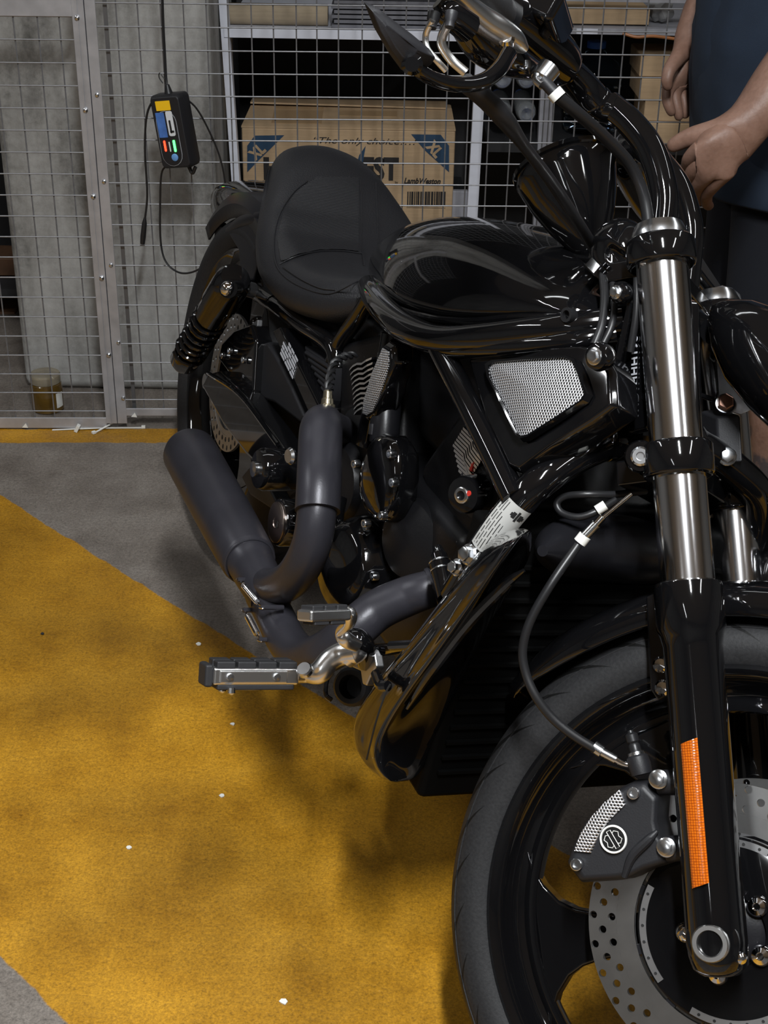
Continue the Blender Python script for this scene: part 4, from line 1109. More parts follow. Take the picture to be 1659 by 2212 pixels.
for pts, r in (([(1300, 572, -.07), (1306, 640, -.08), (1300, 700, -.09), (1284, 745, -.10)], .0048), ([(1318, 578, -.06), (1326, 640, -.07), (1322, 700, -.08), (1302, 745, -.09)], .0042), ([(1376, 600, -.07), (1374, 680, -.07), (1362, 760, -.07)], .004)):
    hose('wiring_loom', pts, r, M['hose'], fr=b, steer=False)
# ------------------------------------------------------------------ airbox cover shaped as a fuel tank
def interp(tab, x):
    xs = [t[0] for t in tab]
    return [float(np.interp(x, xs, [t[k] for t in tab])) for k in range(1, len(tab[0]))]
tank_tab = [  # x, top z, half width, bottom z
    (.395, .690, .040, .680), (.43, .728, .064, .690), (.48, .768, .088, .695), (.55, .803, .112, .699), (.65, .832, .136, .708), (.75, .853, .151, .722),
    (.85, .864, .150, .742), (.95, .866, .138, .776), (1.03, .862, .120, .812), (1.085, .842, .096, .830)]
rings = []
for x in np.concatenate([np.linspace(.395, .5, 6), np.linspace(.53, 1.03, 10), [1.06, 1.085]]):
    zt_, w, zb_ = interp(tank_tab, x)
    rg = []
    for t in np.linspace(math.pi, 0, 17):
        cx_, sz_ = math.cos(t), math.sin(t)
        rg.append(V(x, w * math.copysign(abs(cx_) ** .82, cx_), zb_ + (zt_ - zb_) * sz_ ** .80))
    rg += [V(x, w * .9, zb_ - .006), V(x, 0, zb_ - .01), V(x, -w * .9, zb_ - .006)]
    rings.append(rg)
tank = P(MB().loft(rings), 'tank_cover', M['tankblack'], sub=1); tank['label'] = 'gloss black tank-shaped airbox cover'
# lower lip of the cover
P(MB().tube([V(x, -interp(tank_tab, x)[1] * 1.0, interp(tank_tab, x)[2] - .002) for x in np.linspace(.56, 1.07, 9)], .005, 10), 'cover_lip', M['gloss'], tank)
hose('cover_trim', [(1135, 492, .0), (1165, 520, -.02), (1205, 545, -.03), (1255, 558, -.03), (1300, 562, -.03)], .004, M['gloss'], fr=b, steer=False, parent=tank)
P(MB().lathe([(.007, 0), (.008, .004), (.008, .012), (.005, .012), (.005, .006), (0, .006)], b(1238, 682, -.11), V(.3, -1, .1), 16), 'cover_grommet', M['hose'], tank)

# ------------------------------------------------------------------ frame
def rail_both(pts, r, name, m=None, n=18, mirror=True, **kw):
    Q = [b(*q) for q in pts]
    mb = MB().tube(Q, r, n, sub=8)
    o = P(mb, name, m or M['gloss'], angle=60, **kw)
    if mirror: P(MB().tube([q * V(1, -1, 1) for q in Q], r, n, sub=8), name, m or M['gloss'], angle=60)
    return o
rail_both([(796, 618, -.110), (808, 640, -.128), (836, 676, -.150), (882, 712, -.166), (950, 734, -.168), (1050, 730, -.155), (1200, 710, -.118), (1345, 692, -.060)], [.016, .018, .019, .019, .0175, .017, .0165, .016], 'frame_rail')
# flat second bead under the rail
rail_both([(880, 716, -.166), (950, 752, -.168), (1080, 752, -.150), (1220, 738, -.115), (1330, 722, -.07)], .011, 'frame_gusset', mirror=False)
rail_both([(948, 748, -.165), (1000, 850, -.167), (1060, 970, -.168), (1113, 1080, -.170)], .0145, 'frame_brace')
dt_pts = [(1372, 928, -.035), (1330, 948, -.055), (1250, 985, -.10), (1165, 1042, -.145), (1100, 1110, -.168), (1045, 1188, -.180), (985, 1285, -.180)]
rail_both(dt_pts, .0185, 'frame_downtube')
P(MB().lathe([(.020, -.012), (.0225, -.006), (.0225, .006), (.020, .012)], b(1318, 952, -.06), b(1250, 985, -.10) - b(1318, 952, -.06), 20), 'tube_collar', M['gloss'])
# rear loop of the frame under the seat
rail_both([(556, 634, -.120), (590, 655, -.122), (650, 700, -.122), (715, 745, -.115), (730, 800, -.11)], .0135, 'seat_rail')
rail_both([(800, 640, -.12), (770, 690, -.115), (735, 740, -.11), (715, 800, -.11), (712, 850, -.11)], .0125, 'seat_post_tube')
rail_both([(846, 722, -.150), (832, 800, -.152), (806, 880, -.152), (790, 960, -.15)], .014, 'engine_mount_tube')
# steering-head side plate with its boss and stamped number
P(MB().prism([b(x, y, -.062) for x, y in ((1310, 650), (1345, 615), (1395, 640), (1400, 930), (1350, 940), (1322, 800))], (0, .072, 0)), 'neck_casting', M['gloss'], bevel=.006)
for x, y, r in ((1336, 632, .0068), (1290, 770, .0085)):
    bs = P(MB().lathe([(r * 1.55, -.014), (r * 1.8, -.004), (r * 1.6, .002), (r * 1.2, .004)], b(x, y, -.088 if y < 700 else -.135), V(.35, -1, .1), 28), 'bolt_boss', M['gloss'])
    MB().bolt(b(x, y, -.088 if y < 700 else -.135) + V(.35, -1, .1) * .0035, V(.35, -1, .1), r * .75, .006).build('boss_bolt', M['steel'], bs)
P(MB().tube([b(1362, 655, -.07), b(1340, 760, -.075), b(1318, 860, -.08)], .004, 8), 'neck_stay', M['gloss'])
P(MB().box(b(1326, 838, -.085), (.012, .012, .022)), 'wire_clip', M['greypost'], bevel=.001)
vx = b(1373, 905, -.0635)
dn = unit(b(1376, 760, -.0635) - vx)
face_text('1HD1HHH196C8 09151', .0135, vx, dn, np.cross(RIGHT, dn), M['greyink'], bike, name='frame_number', offset=.0003, space=1.08)

# ------------------------------------------------------------------ side air panel with perforated window
outer = [(1003, 772, -.163), (1040, 752, -.158), (1250, 742, -.122), (1292, 752, -.115), (1316, 800, -.112), (1318, 870, -.116), (1270, 905, -.130), (1180, 962, -.155), (1112, 1012, -.172), (1092, 1004, -.174), (1040, 900, -.170)]
win = [(1058, 792, -.162), (1072, 784, -.159), (1140, 779, -.147), (1222, 775, -.131), (1240, 782, -.128), (1254, 815, -.128), (1266, 852, -.128), (1258, 866, -.131), (1200, 905, -.146), (1145, 940, -.160), (1130, 944, -.163), (1120, 936, -.164), (1090, 872, -.163), (1062, 818, -.162)]
ps = [b(*q) for q in outer]; c = sum(ps) / len(ps)
pn = unit(np.cross(b(1240, 782, -.128) - b(1058, 792, -.162), b(1130, 944, -.163) - b(1058, 792, -.162)))
if pn[1] > 0: pn = -pn
wn = [b(*q) for q in win]
ap = MB()
n_o = len(ps)
# outer body, then the window frame as a raised rim round the mesh
ap.loft([[c + (p - c) * sc + pn * d for p in ps] for sc, d in ((1.02, -.045), (1.02, -.012), (.97, -.004), (.93, -.003))])
airp = P(ap, 'air_panel', M['gloss'], bevel=.004, angle=25); airp['label'] = 'gloss black side air panel'
wc = sum(wn) / len(wn)
fr_ = MB()
nn = len(wn)
lay = [[wc + (p - wc) * 1.10 + pn * -.003 for p in wn], [wc + (p - wc) * 1.06 + pn * .004 for p in wn], [wc + (p - wc) * 1.0 + pn * .0035 for p in wn], [wc + (p - wc) * .985 + pn * -.001 for p in wn]]
fr_.loft(lay, cap=False).build('window_rim', M['gloss'], airp, angle=30)
sheet([p + pn * .0005 for p in wn], pn * .002, 'perforated_window', M['perf'], airp, b(1240, 782, -.128) - b(1058, 792, -.162), b(1130, 944, -.163) - b(1058, 792, -.162), .0035, bulge=pn * .004)['label'] = 'silver perforated mesh window'
# narrow perforated strip at the rear cylinder
st = [(829, 752, -.172), (842, 760, -.172), (842, 790, -.172), (828, 840, -.172), (808, 888, -.172), (795, 897, -.172), (786, 893, -.172), (788, 866, -.172), (806, 806, -.172)]
sc_ = P(MB().loft([[sum([b(*q) for q in st]) / len(st) + (b(*q) - sum([b(*t) for t in st]) / len(st)) * s2 + V(0, d, 0) for q in st] for s2, d in ((1.22, .03), (1.2, .006), (1.05, -.001))]), 'rear_air_cover', M['gloss'], bevel=.003)
sheet([b(*q) + V(0, -.002, 0) for q in st], V(0, -.003, 0), 'perforated_strip', M['perf'], sc_, (1, 0, .3), (-.3, 0, 1), .0034, bulge=(0, -.004, 0))['label'] = 'narrow silver perforated strip'

# ------------------------------------------------------------------ engine
eng = P(MB().box((.80, 0, .405), (.44, .25, .24)).box((.62, 0, .33), (.30, .22, .18)), 'crankcase', M['darkengine'], bevel=.02, seg=3); eng['label'] = 'black engine crankcase'
P(MB().box((.63, 0, .54), (.22, .22, .20), np.array(Matrix.Rotation(-.45, 3, 'Y'))), 'rear_cylinder', M['darkengine'], bevel=.015)
P(MB().box((.97, 0, .57), (.20, .22, .22), np.array(Matrix.Rotation(.55, 3, 'Y'))), 'front_cylinder', M['darkengine'], bevel=.015)
cyl_r = [o for o in bike.children if o.name.startswith('rear_cylinder')][0]
cyl_f = [o for o in bike.children if o.name.startswith('front_cylinder')][0]
P(MB().box((.80, 0, .62), (.5, .16, .16)), 'throttle_body', M['matte'], bevel=.02)
# cooling fins: thin cast plates with bright machined edges
M['finedge'] = mat('machined_fin_edge', (.9, .9, .9), .42, 1.0)
def fin(pts, parent, th=.0016, depth=.03):
    Q = [b(*q) for q in pts]
    inn = [q + V(-.006, depth, 0) for q in Q]
    mb = MB()
    Z = V(0, 0, th)
    vs = []
    for q, i_ in zip(Q, inn): vs += [q - Z, q + Z, i_ + Z, i_ - Z]
    fs = []
    for k in range(len(Q) - 1):
        for e in range(4): fs.append((k * 4 + e, k * 4 + (e + 1) % 4, (k + 1) * 4 + (e + 1) % 4, (k + 1) * 4 + e))
    n = (len(Q) - 1) * 4
    fs += [(0, 1, 2, 3), (n + 3, n + 2, n + 1, n)]
    mb.add(vs, fs)
    me = mb.mesh('cooling_fin'); me.materials.append(M['darkengine']); me.materials.append(M['finedge'])
    for pl in me.polygons:
        if pl.index % 4 == 0 and pl.index < len(fs) - 2: pl.material_index = 1
    return link('cooling_fin', me, None, parent, smooth=False)
for k in range(10):
    y = 789 + k * 10.6
    x = 760 - .3 * (k - 4) ** 2 * .3 + k * 1.2
    fin([(x - 4, y + 10, -.150), (x + 3, y + 2, -.154), (x + 12, y - 3, -.156), (x + 22, y - 3, -.156), (x + 32, y - 10, -.156), (x + 44, y - 15, -.152)], cyl_r)
for k in range(12):
    x0, y0 = 1000 - k * 3.6, 925 + k * 6.0
    if k > 6: x0, y0 = 978 + (k - 6) * 2.5, 961 + (k - 6) * 11
    fin([(x0, y0, -.150), (x0 + 13, y0 + 13, -.151), (x0 + 22, y0 + 22, -.151), (x0 + 24, y0 + 36, -.151), (x0 + 34, y0 + 50, -.150), (x0 + 44, y0 + 62, -.146)], cyl_f)
# covers
tcv = [(800, 975), (815, 930), (850, 935), (868, 960), (866, 1040), (858, 1080), (845, 1128), (825, 1135), (795, 1110), (782, 1060), (785, 1010)]
ps = [b(x, y, -.165) for x, y in tcv]; c = sum(ps) / len(ps)
tco = P(MB().loft([[c + (p - c) * q + V(0, d, 0) for p in ps] for q, d in ((1.02, .04), (1.0, 0), (.9, -.010), (.6, -.016), (.25, -.018))]), 'timing_cover', M['gloss'], sub=1)
for x, y in ((852, 980), (857, 1042), (833, 1113), (797, 1130), (775, 1002), (796, 1045)):
    MB().socket(b(x, y, -.172), V(.2, -1, 0), .0058, .009).build('cover_screw', M['steel'], tco)
P(MB().lathe([(.020, 0), (.020, .05), (.017, .055)], b(830, 955, -.15), b(834, 880, -.15) - b(830, 955, -.15), 20), 'coolant_stub', M['satin'])
P(MB().lathe([(.0205, 0), (.0205, .014)], b(829, 940, -.15), b(834, 880, -.15) - b(829, 945, -.15), 20, cap=False), 'stub_band', M['alu'])
pc = b(795, 1228, -.135)
pcv = P(MB().lathe([(.074, -.02), (.076, .0), (.070, .022), (.064, .030), (.062, .042), (.052, .050), (.02, .052), (0, .052)], pc, V(.15, -1, .05), 40), 'water_pump_cover', M['gloss'], angle=50)
for a in (20, 80, 150, 215, 300):
    t = math.radians(a); MB().socket(pc + V(.15, -1, .05) * .018 + V(math.cos(t), 0, math.sin(t)) * .070, V(.15, -1, .05), .0055, .009).build('cover_screw', M['steel'], pcv)
P(MB().prism([b(x, y, -.12) for x, y in ((722, 1190), (760, 1160), (770, 1290), (745, 1330), (715, 1290))], (0, .05, 0)), 'pump_flange', M['gloss'], bevel=.004)
oc = P(MB().lathe([(.055, -.03), (.056, .0), (.050, .012), (.03, .016), (0, .016)], b(745, 1040, -.13), V(.1, -1, 0), 36), 'gearbox_cover', M['darkengine'])
# polished gearbox edge seen right of the heat shield
P(MB().tube([b(735, 1075, -.16), b(728, 1110, -.165), b(726, 1150, -.16)], .010, 12), 'case_rib', M['gloss'])
# ignition knob unit with bolt and red dot
kc = b(1008, 1068, -.165)
ka = V(.55, -1, .10)
ko = P(MB().lathe([(.022, -.05), (.022, .004), (.020, .008), (.012, .009)], kc, ka, 28), 'ignition_knob', M['gloss'])
MB().lathe([(.0095, .006), (.0095, .011), (.008, .012), (.0055, .012), (.005, .008), (0, .008)], kc, ka, 20).build('knob_bolt', M['steel'], ko)
MB().lathe([(.0032, 0), (.0032, .0012), (0, .0014)], b(1014, 1066, -.178), V(.2, -1, .1), 12).build('red_dot', M['red'], ko)
MB().lathe([(.036, 0), (.036, .008), (.030, .010)], kc - unit(ka) * .042, ka, 28).build('knob_flange', M['matte'], ko)
for a in (-40, 15, 70, 130):
    t = math.radians(a); u_, w_ = perp(ka)
    MB().box(kc - unit(ka) * .030 + (u_ * math.cos(t) + w_ * math.sin(t)) * .031, (.006, .006, .012)).build('flange_tooth', M['red'] if a in (15, 130) else M['matte'], ko, bevel=.001)
P(MB().prism([b(x, y, -.135) for x, y in ((1040, 1005), (1060, 1010), (1078, 1070), (1060, 1120), (1030, 1130))], (0, .02, 0)), 'knob_bracket', M['matte'], bevel=.002)
# horn body below
P(MB().lathe([(.05, 0), (.055, .02), (.05, .04), (.02, .05)], b(930, 1165, -.10), V(.3, -1, .1), 32), 'engine_side_cover', M['darkengine'])
# spark lead boot and hex fittings on the downtube
sb = P(MB().lathe([(.011, -.03), (.012, 0), (.0125, .012), (.0105, .014), (.0105, .022), (.0085, .026), (.006, .034), (0, .036)], b(955, 1238, -.185), b(948, 1205, -.185) - b(955, 1238, -.185), 18), 'sensor_boot', M['gloss'])
for h in (.013, .003):
    MB().lathe([(.0128, h), (.0132, h + .001), (.0128, h + .002)], b(955, 1238, -.185), b(948, 1205, -.185) - b(955, 1238, -.185), 18, cap=False).build('boot_ring', M['steel'], sb)
for x, y, r in ((1015, 1198, .0095), (990, 1226, .008)):
    P(MB().bolt(b(x, y, -.198), V(.3, -1, .25), r * .85, .012), 'hex_bolt', M['steel'])
# warning label wrapped round the downtube
la, lb_ = b(1119, 1088, -.163), b(1050, 1182, -.180)
lax = unit(lb_ - la); Ll = np.linalg.norm(lb_ - la)
toc = unit(BR.T @ (EYE - BIKE_O) - (la + lb_) / 2); toc = unit(toc - lax * (toc @ lax)); lsd = np.cross(lax, toc)
LRAD = .0189
_cl = spline([b(*q) for q in dt_pts], 8)
_k0 = int(np.argmin([np.linalg.norm(q - la) for q in _cl])); _k1 = int(np.argmin([np.linalg.norm(q - lb_) for q in _cl]))
_cl = _cl[_k0:_k1 + 1]
_cs = np.concatenate([[0], np.cumsum([np.linalg.norm(_cl[i + 1] - _cl[i]) for i in range(len(_cl) - 1)])])
Ll = float(_cs[-1])
def tube_centre(h): return np.array([np.interp(h, _cs, [q[k] for q in _cl]) for k in range(3)])
def tube_patch(h0, h1, t0, t1, m, name, parent, lift=0.0):
    nh, na = 8, 10; mb = MB()
    vs = []
    for i in range(nh + 1):
        for j in range(na + 1):
            h = h0 + (h1 - h0) * i / nh; t = t0 + (t1 - t0) * j / na
            a_ = unit(tube_centre(h + .004) - tube_centre(h - .004)); n_ = unit(toc - a_ * (toc @ a_)); vs.append(tube_centre(h) + (n_ * math.cos(t) + np.cross(a_, n_) * math.sin(t)) * (LRAD + lift))
    fs = [(i * (na + 1) + j, i * (na + 1) + j + 1, (i + 1) * (na + 1) + j + 1, (i + 1) * (na + 1) + j) for i in range(nh) for j in range(na)]
    return mb.add(vs, fs).build(name, m, parent, angle=60)
lbl = tube_patch(.0, Ll, -1.15, 1.0, M['label'], 'frame_label', bike); lbl['label'] = 'silver data label'
for t0, t1, h0, h1 in ((.74, .82, .04, .95), (.56, .63, .04, .93), (.38, .45, .04, .95), (.20, .27, .30, .95), (.02, .09, .42, .90), (-.16, -.10, .42, .86), (-.46, -.28, .64, .84), (-.80, -.62, .64, .80)):
    hs = h0 * Ll
    rl = random.Random(int(t0 * 100))
    while hs < h1 * Ll:
        w_ = rl.uniform(.006, .014); e = min(hs + w_, h1 * Ll)
        tube_patch(hs, e, t0 + .015, t1 - .015, M['ink'], 'printed_word', lbl, .0003); hs = e + .0022
# bar-and-shield on the label
for (h0, h1, t0, t1) in ((.07, .26, -.52, -.38), (.11, .22, -.80, -.55), (.11, .22, -.34, -.12), (.135, .195, -.92, -.80), (.135, .195, -.12, -.02)):
    tube_patch(h0 * Ll, h1 * Ll, t0, t1, M['ink'], 'shield_mark', lbl, .0003)

# ------------------------------------------------------------------ radiator and its shrouds
lev = [((1108, 1160), (1128, 1148), (1152, 1162)), ((1040, 1197), (1096, 1192), (1147, 1214)), ((950, 1300), (1020, 1306), (1096, 1282)), ((870, 1400), (935, 1425), (1040, 1395)),
       ((800, 1487), (862, 1520), (990, 1495)), ((750, 1562), (812, 1600), (957, 1576)), ((772, 1630), (815, 1662), (928, 1648)), ((824, 1688), (850, 1697), (893, 1692))]
rings = []
for i, (l, c_, r_) in enumerate(lev):
    e = 0 if i in (0, 7) else 1
    Lp_, Cp, Rp = b(*l, -.258 if e else -.24), b(*c_, -.262 if e else -.245), b(*r_, -.165 if e else -.2)
    bk = V(min(Lp_[0], Rp[0]) - (.05 if e else .01), -.185, (Lp_[2] + Rp[2]) / 2)
    rings.append(spline([Lp_, Lp_ * .35 + Cp * .65, Cp, Cp * .65 + Rp * .35, Rp, bk], 3, closed=True))
shr = P(MB().loft(rings), 'radiator_shroud', M['gloss'], sub=2); shr['label'] = 'large gloss black radiator shroud'
P(MB().loft([[q * V(1, -1, 1) for q in rg] for rg in rings]), 'radiator_shroud', M['gloss'], sub=2)
# styling crease and seam on the near shroud
P(MB().tube([b(843, 1478, -.272), b(832, 1500, -.275), b(812, 1560, -.277), b(792, 1640, -.268)], .0012, 6), 'shroud_seam', M['ink'], shr)
P(MB().tube([b(1132, 1232, -.225), b(1085, 1268, -.236), b(1010, 1345, -.245), b(935, 1445, -.25), (b(880, 1530, -.25))], [.002, .006, .007, .006, .002], 10), 'shroud_crease', M['gloss'], shr)
P(MB().tube([b(812, 1455, -.272), b(822, 1480, -.275), b(838, 1482, -.272)], .006, 10), 'shroud_clip', M['gloss'], shr)
P(MB().tube([b(845, 1395, -.262), b(900, 1392, -.255)], .0055, 10), 'shroud_bolt', M['gloss'], shr)
rad = P(MB().box((1.135, 0, .43), (.05, .36, .36)), 'radiator', M['deepblack'], bevel=.008)
for k in range(14):
    MB().box((1.162, 0, .29 + k * .021), (.006, .33, .004)).build('radiator_louvre', M['deepblack'], rad, smooth=False)
P(MB().tube([b(1172, 1190, -.15), b(1215, 1182, -.10), b(1300, 1182, -.03), b(1380, 1192, .03), b(1440, 1205, .08)], [.006, .030, .038, .038, .03], 20), 'radiator_top_cover', M['satin'])
P(MB().box((1.06, 0, .30), (.16, .30, .10)), 'lower_fairing', M['deepblack'], bevel=.02)

# ------------------------------------------------------------------ exhaust
rearpipe = P(MB().tube([b(760, 945, -.09), b(725, 928, -.15), b(700, 922, -.198), b(691, 960, -.225), b(688, 1030, -.242), b(684, 1110, -.250), b(670, 1185, -.252), b(636, 1245, -.252), b(596, 1268, -.252), b(566, 1262, -.250)], [.024, .024, .025, .0255, .0255, .0255, .0255, .0255, .0255, .0255], 28, sub=8), 'exhaust_header', M['exhaust'], angle=60)
rearpipe['label'] = 'matt black rear exhaust header'
hs_ = P(MB().tube([b(703, 908, -.195), b(694, 925, -.218), b(691, 985, -.232), b(689, 1045, -.245), b(686, 1104, -.2505)], [.0225, .0285, .0292, .0292, .0292], 28, sub=8), 'heat_shield', M['exhaust'], angle=60); hs_['label'] = 'matt black heat shield'
fp_ = P(MB().tube([b(985, 1248, -.10), b(940, 1268, -.15), b(880, 1288, -.178), b(815, 1318, -.208), b(762, 1362, -.235), b(712, 1404, -.250), b(660, 1420, -.253), b(622, 1388, -.253), b(596, 1335, -.253), b(570, 1285, -.252)], [.0215, .0225, .0245, .0255, .0265, .0265, .0265, .0265, .0265, .0265], 28, sub=8), 'exhaust_header', M['exhaust'], angle=60)
fp_['label'] = 'matt black front exhaust header'
P(MB().lathe([(.023, 0), (.0255, .002), (.0255, .006), (.023, .008)], b(930, 1272, -.155), b(950, 1264, -.145) - b(930, 1272, -.155), 24, cap=False), 'pipe_ring', M['exhaust'], fp_)
m0, m1 = b(582, 1290, -.252), b(408, 975, -.245)
md = unit(m1 - m0); Lm = np.linalg.norm(m1 - m0)
hsl = [(.029, -.01), (.0305, .03), (.0325, .07), (.0335, .100), (.0375, .104), (.0400, .110), (.0425, .20), (.0452, Lm - .06), (.0452, Lm - .01), (.0415, Lm), (.036, Lm), (.034, Lm - .05), (0, Lm - .06)]
mf = P(MB().lathe(hsl, m0, md, 48), 'muffler', M['exhaust'], angle=50); mf['label'] = 'matt black muffler'
MB().tube([m0 + md * .103 + (perp(md)[0] * math.cos(t) + perp(md)[1] * math.sin(t)) * .0362 for t in np.linspace(0, 2 * math.pi, 33)[:-1]], .0022, 8, sub=1, closed=True).build('weld_bead', M['exhaust'], mf)
for (x0, y0, x1, y1) in ((516, 1252, 566, 1312), (528, 1318, 562, 1382)):
    a, c = b(x0, y0, -.288), b(x1, y1, -.288); d = unit(c - a); Ls = np.linalg.norm(c - a); u_, w_ = perp(d)
    sp = MB(); tpts = []
    for i in range(17 * 8 + 1):
        t = i / 8 * 2 * math.pi; h = Ls * (.2 + .6 * i / (17 * 8))
        tpts.append(a + d * h + (u_ * math.cos(t) + w_ * math.sin(t)) * .0036)
    spo = P(MB().tube(tpts, .0011, 5, sub=1), 'exhaust_spring', M['chrome'])
    MB().cyl(a + d * Ls * .2, a + d * Ls * .8, .0034, 12).build('spring_core', M['steel'], spo)
    for e, sgn in ((a, 1), (c, -1)):
        MB().tube([e + d * sgn * Ls * .2, e + d * sgn * Ls * .1, e + u_ * .004, e - d * sgn * .004, e - u_ * .004], .0012, 6).build('spring_hook', M['chrome'], spo)
        P(MB().tube([e + V(0, .03, 0), e + V(0, -.002, 0)], .0035, 8), 'spring_anchor', M['exhaust'], spo)
# sensor adapter and twisted lead
a, c = b(706, 903, -.200), b(708, 850, -.200); d = unit(c - a)
so = P(MB().lathe([(.0115, -.004), (.0115, .005), (.0095, .006), (.0095, .010), (.0108, .011), (.0108, .018), (.0085, .019), (.008, .026), (.0065, .027), (.006, .036), (.004, .038)], a, d, 20), 'sensor_adapter', mat('nickel_brass', (.62, .56, .42), .25, 1.0)); so['label'] = 'stepped brass sensor fitting'
core = spline([b(708, 852, -.200), b(712, 815, -.19), b(722, 785, -.175), b(742, 771, -.16), (b(768, 766, -.14))], 8)
for ph in (0, math.pi):
    pts = []
    for i, p in enumerate(core):
        dd = unit(core[min(i + 1, len(core) - 1)] - core[max(i - 1, 0)]); u_, w_ = perp(dd)
        t = i * .8 + ph; pts.append(p + (u_ * math.cos(t) + w_ * math.sin(t)) * .0032)
    P(MB().tube(pts, .0030, 8, sub=2), 'twisted_lead', M['hose'], so)

# ------------------------------------------------------------------ foot controls
pa, pb = b(452, 1456, -.425), b(636, 1456, -.322)
pax = unit(pb - pa); Lp = np.linalg.norm(pb - pa)
pz = unit(V(-.42, 0, 1) - pax * (V(-.42, 0, 1) @ pax)); px_ = np.cross(pax, pz)
R3 = np.stack([px_, pax, pz], 1)
pcn = (pa + pb) / 2
peg = P(MB().box(pcn, (.036, Lp, .020), R3), 'footpeg', M['polished'], bevel=.003); peg['label'] = 'chrome and rubber footpeg'
fsd = 1 if px_[0] > 0 else -1
for i in range(4):
    for j in range(2):
        MB().box(pcn + pax * (-.36 + .24 * i) * Lp + px_ * (-.0095 + .019 * j) + pz * .0125, (.0165, Lp * .215, .009), R3).build('rubber_pad', M['rubber'], peg, bevel=.0018)
MB().box(pcn - pz * .0125, (.034, Lp * .9, .007), R3).build('peg_underside', M['rubber'], peg, bevel=.002)
MB().box(pcn + px_ * fsd * .0185 - pax * .004, (.004, Lp * .78, .014), R3).build('side_plate', M['polished'], peg, bevel=.0012)
for e in (.18, .72): MB().lathe([(.0045, 0), (.004, .003), (0, .0035)], pa + pax * Lp * e + px_ * fsd * .0205, px_ * fsd, 12).build('plate_rivet', M['steel'], peg)
MB().box(pa - pax * .004, (.030, .010, .026), R3).build('end_cap', M['rubber'], peg, bevel=.003)
for (x, y) in ((480, 1490), (500, 1494)):
    MB().lathe([(.0045, 0), (.0045, .006), (.002, .008)], b(x, y - 8, -.405), b(x, y + 8, -.405) - b(x, y - 8, -.405), 10).build('peg_feeler', M['steel'], peg)
MB().tube([b(470, 1487, -.41), b(560, 1487, -.36), b(600, 1482, -.34)], .002, 8).build('return_wire', M['steel'], peg)
arm = P(MB().tube([b(634, 1458, -.325), b(662, 1456, -.308), b(690, 1452, -.298), b(712, 1426, -.288), b(738, 1412, -.275), b(768, 1406, -.262)], [.0095, .0105, .0135, .0130, .0140, .0150], 18, sub=8), 'peg_arm', M['polished'], angle=60); arm['label'] = 'polished footpeg arm'
MB().lathe([(.0095, 0), (.0095, .005), (.008, .007), (0, .007)], b(660, 1450, -.322), V(.25, -.6, .75), 20).build('clevis_pin', M['steel'], arm)
MB().tube([b(742, 1425, -.272), b(765, 1400, -.262), b(778, 1378, -.255)], [.013, .018, .014], 16).build('pivot_clamp', M['polished'], arm)
P(MB().tube([b(748, 1380, -.270), b(772, 1382, -.262), b(786, 1398, -.25), b(792, 1430, -.235)], [.012, .0135, .0135, .012], 16), 'pedal_pivot', M['gloss'])
ped = P(MB().tube([b(772, 1395, -.268), b(748, 1382, -.285), b(738, 1364, -.292), b(754, 1346, -.295), b(756, 1328, -.300), b(742, 1322, -.306)], [.008, .0095, .0075, .0075, .0085, .0080], 16, sub=8, flat=((1, 0, 0), .7)), 'brake_pedal', M['polished'], angle=60); ped['label'] = 'polished brake pedal'
qa, qb = b(656, 1330, -.366), b(744, 1326, -.312)
qx = unit(qb - qa); Lq = np.linalg.norm(qb - qa); qz = unit(V(-.5, 0, 1) - qx * (V(-.5, 0, 1) @ qx)); qs = np.cross(qx, qz); R4 = np.stack([qs, qx, qz], 1); qc = (qa + qb) / 2
MB().box(qc, (.026, Lq, .013), R4).build('pedal_pad_frame', M['polished'], ped, bevel=.003)
for i in range(3): MB().box(qc + qx * (-.3 + .3 * i) * Lq + qz * .008, (.022, Lq * .26, .006), R4).build('rubber_pad', M['rubber'], ped, bevel=.0015)
for i in range(2): MB().box(qc + qx * (-.2 + .4 * i) * Lq - qz * .008, (.022, Lq * .36, .005), R4).build('rubber_pad', M['rubber'], ped, bevel=.0015)
mt = P(MB().prism([b(x, y, -.238) for x, y in ((768, 1408), (790, 1398), (806, 1404), (812, 1440), (800, 1460), (790, 1482), (782, 1478), (778, 1450), (756, 1440))], (0, .012, 0)), 'peg_mount', M['alu'], bevel=.0025); mt['label'] = 'grey alloy peg mount'
P(MB().lathe([(.024, 0), (.026, .012), (.026, .05), (.022, .055), (.016, .055), (.015, .03), (0, .03)], b(790, 1480, -.15), b(700, 1490, -.25) - b(790, 1480, -.15), 24), 'control_boss', M['matte'])
P(MB().tube([b(718, 1452, -.25), b(706, 1470, -.255), b(704, 1500, -.255), b(716, 1512, -.25)], .003, 8), 'return_spring', M['gloss'])
P(MB().tube([b(800, 1405, -.20), b(850, 1402, -.20), b(905, 1395, -.22)], .008, 12), 'control_rod', M['gloss'])
P(MB().lathe([(.006, 0), (.006, .006), (.003, .007)], b(826, 1408, -.225), V(.2, -1, .2), 14), 'rod_bolt', M['chrome'])

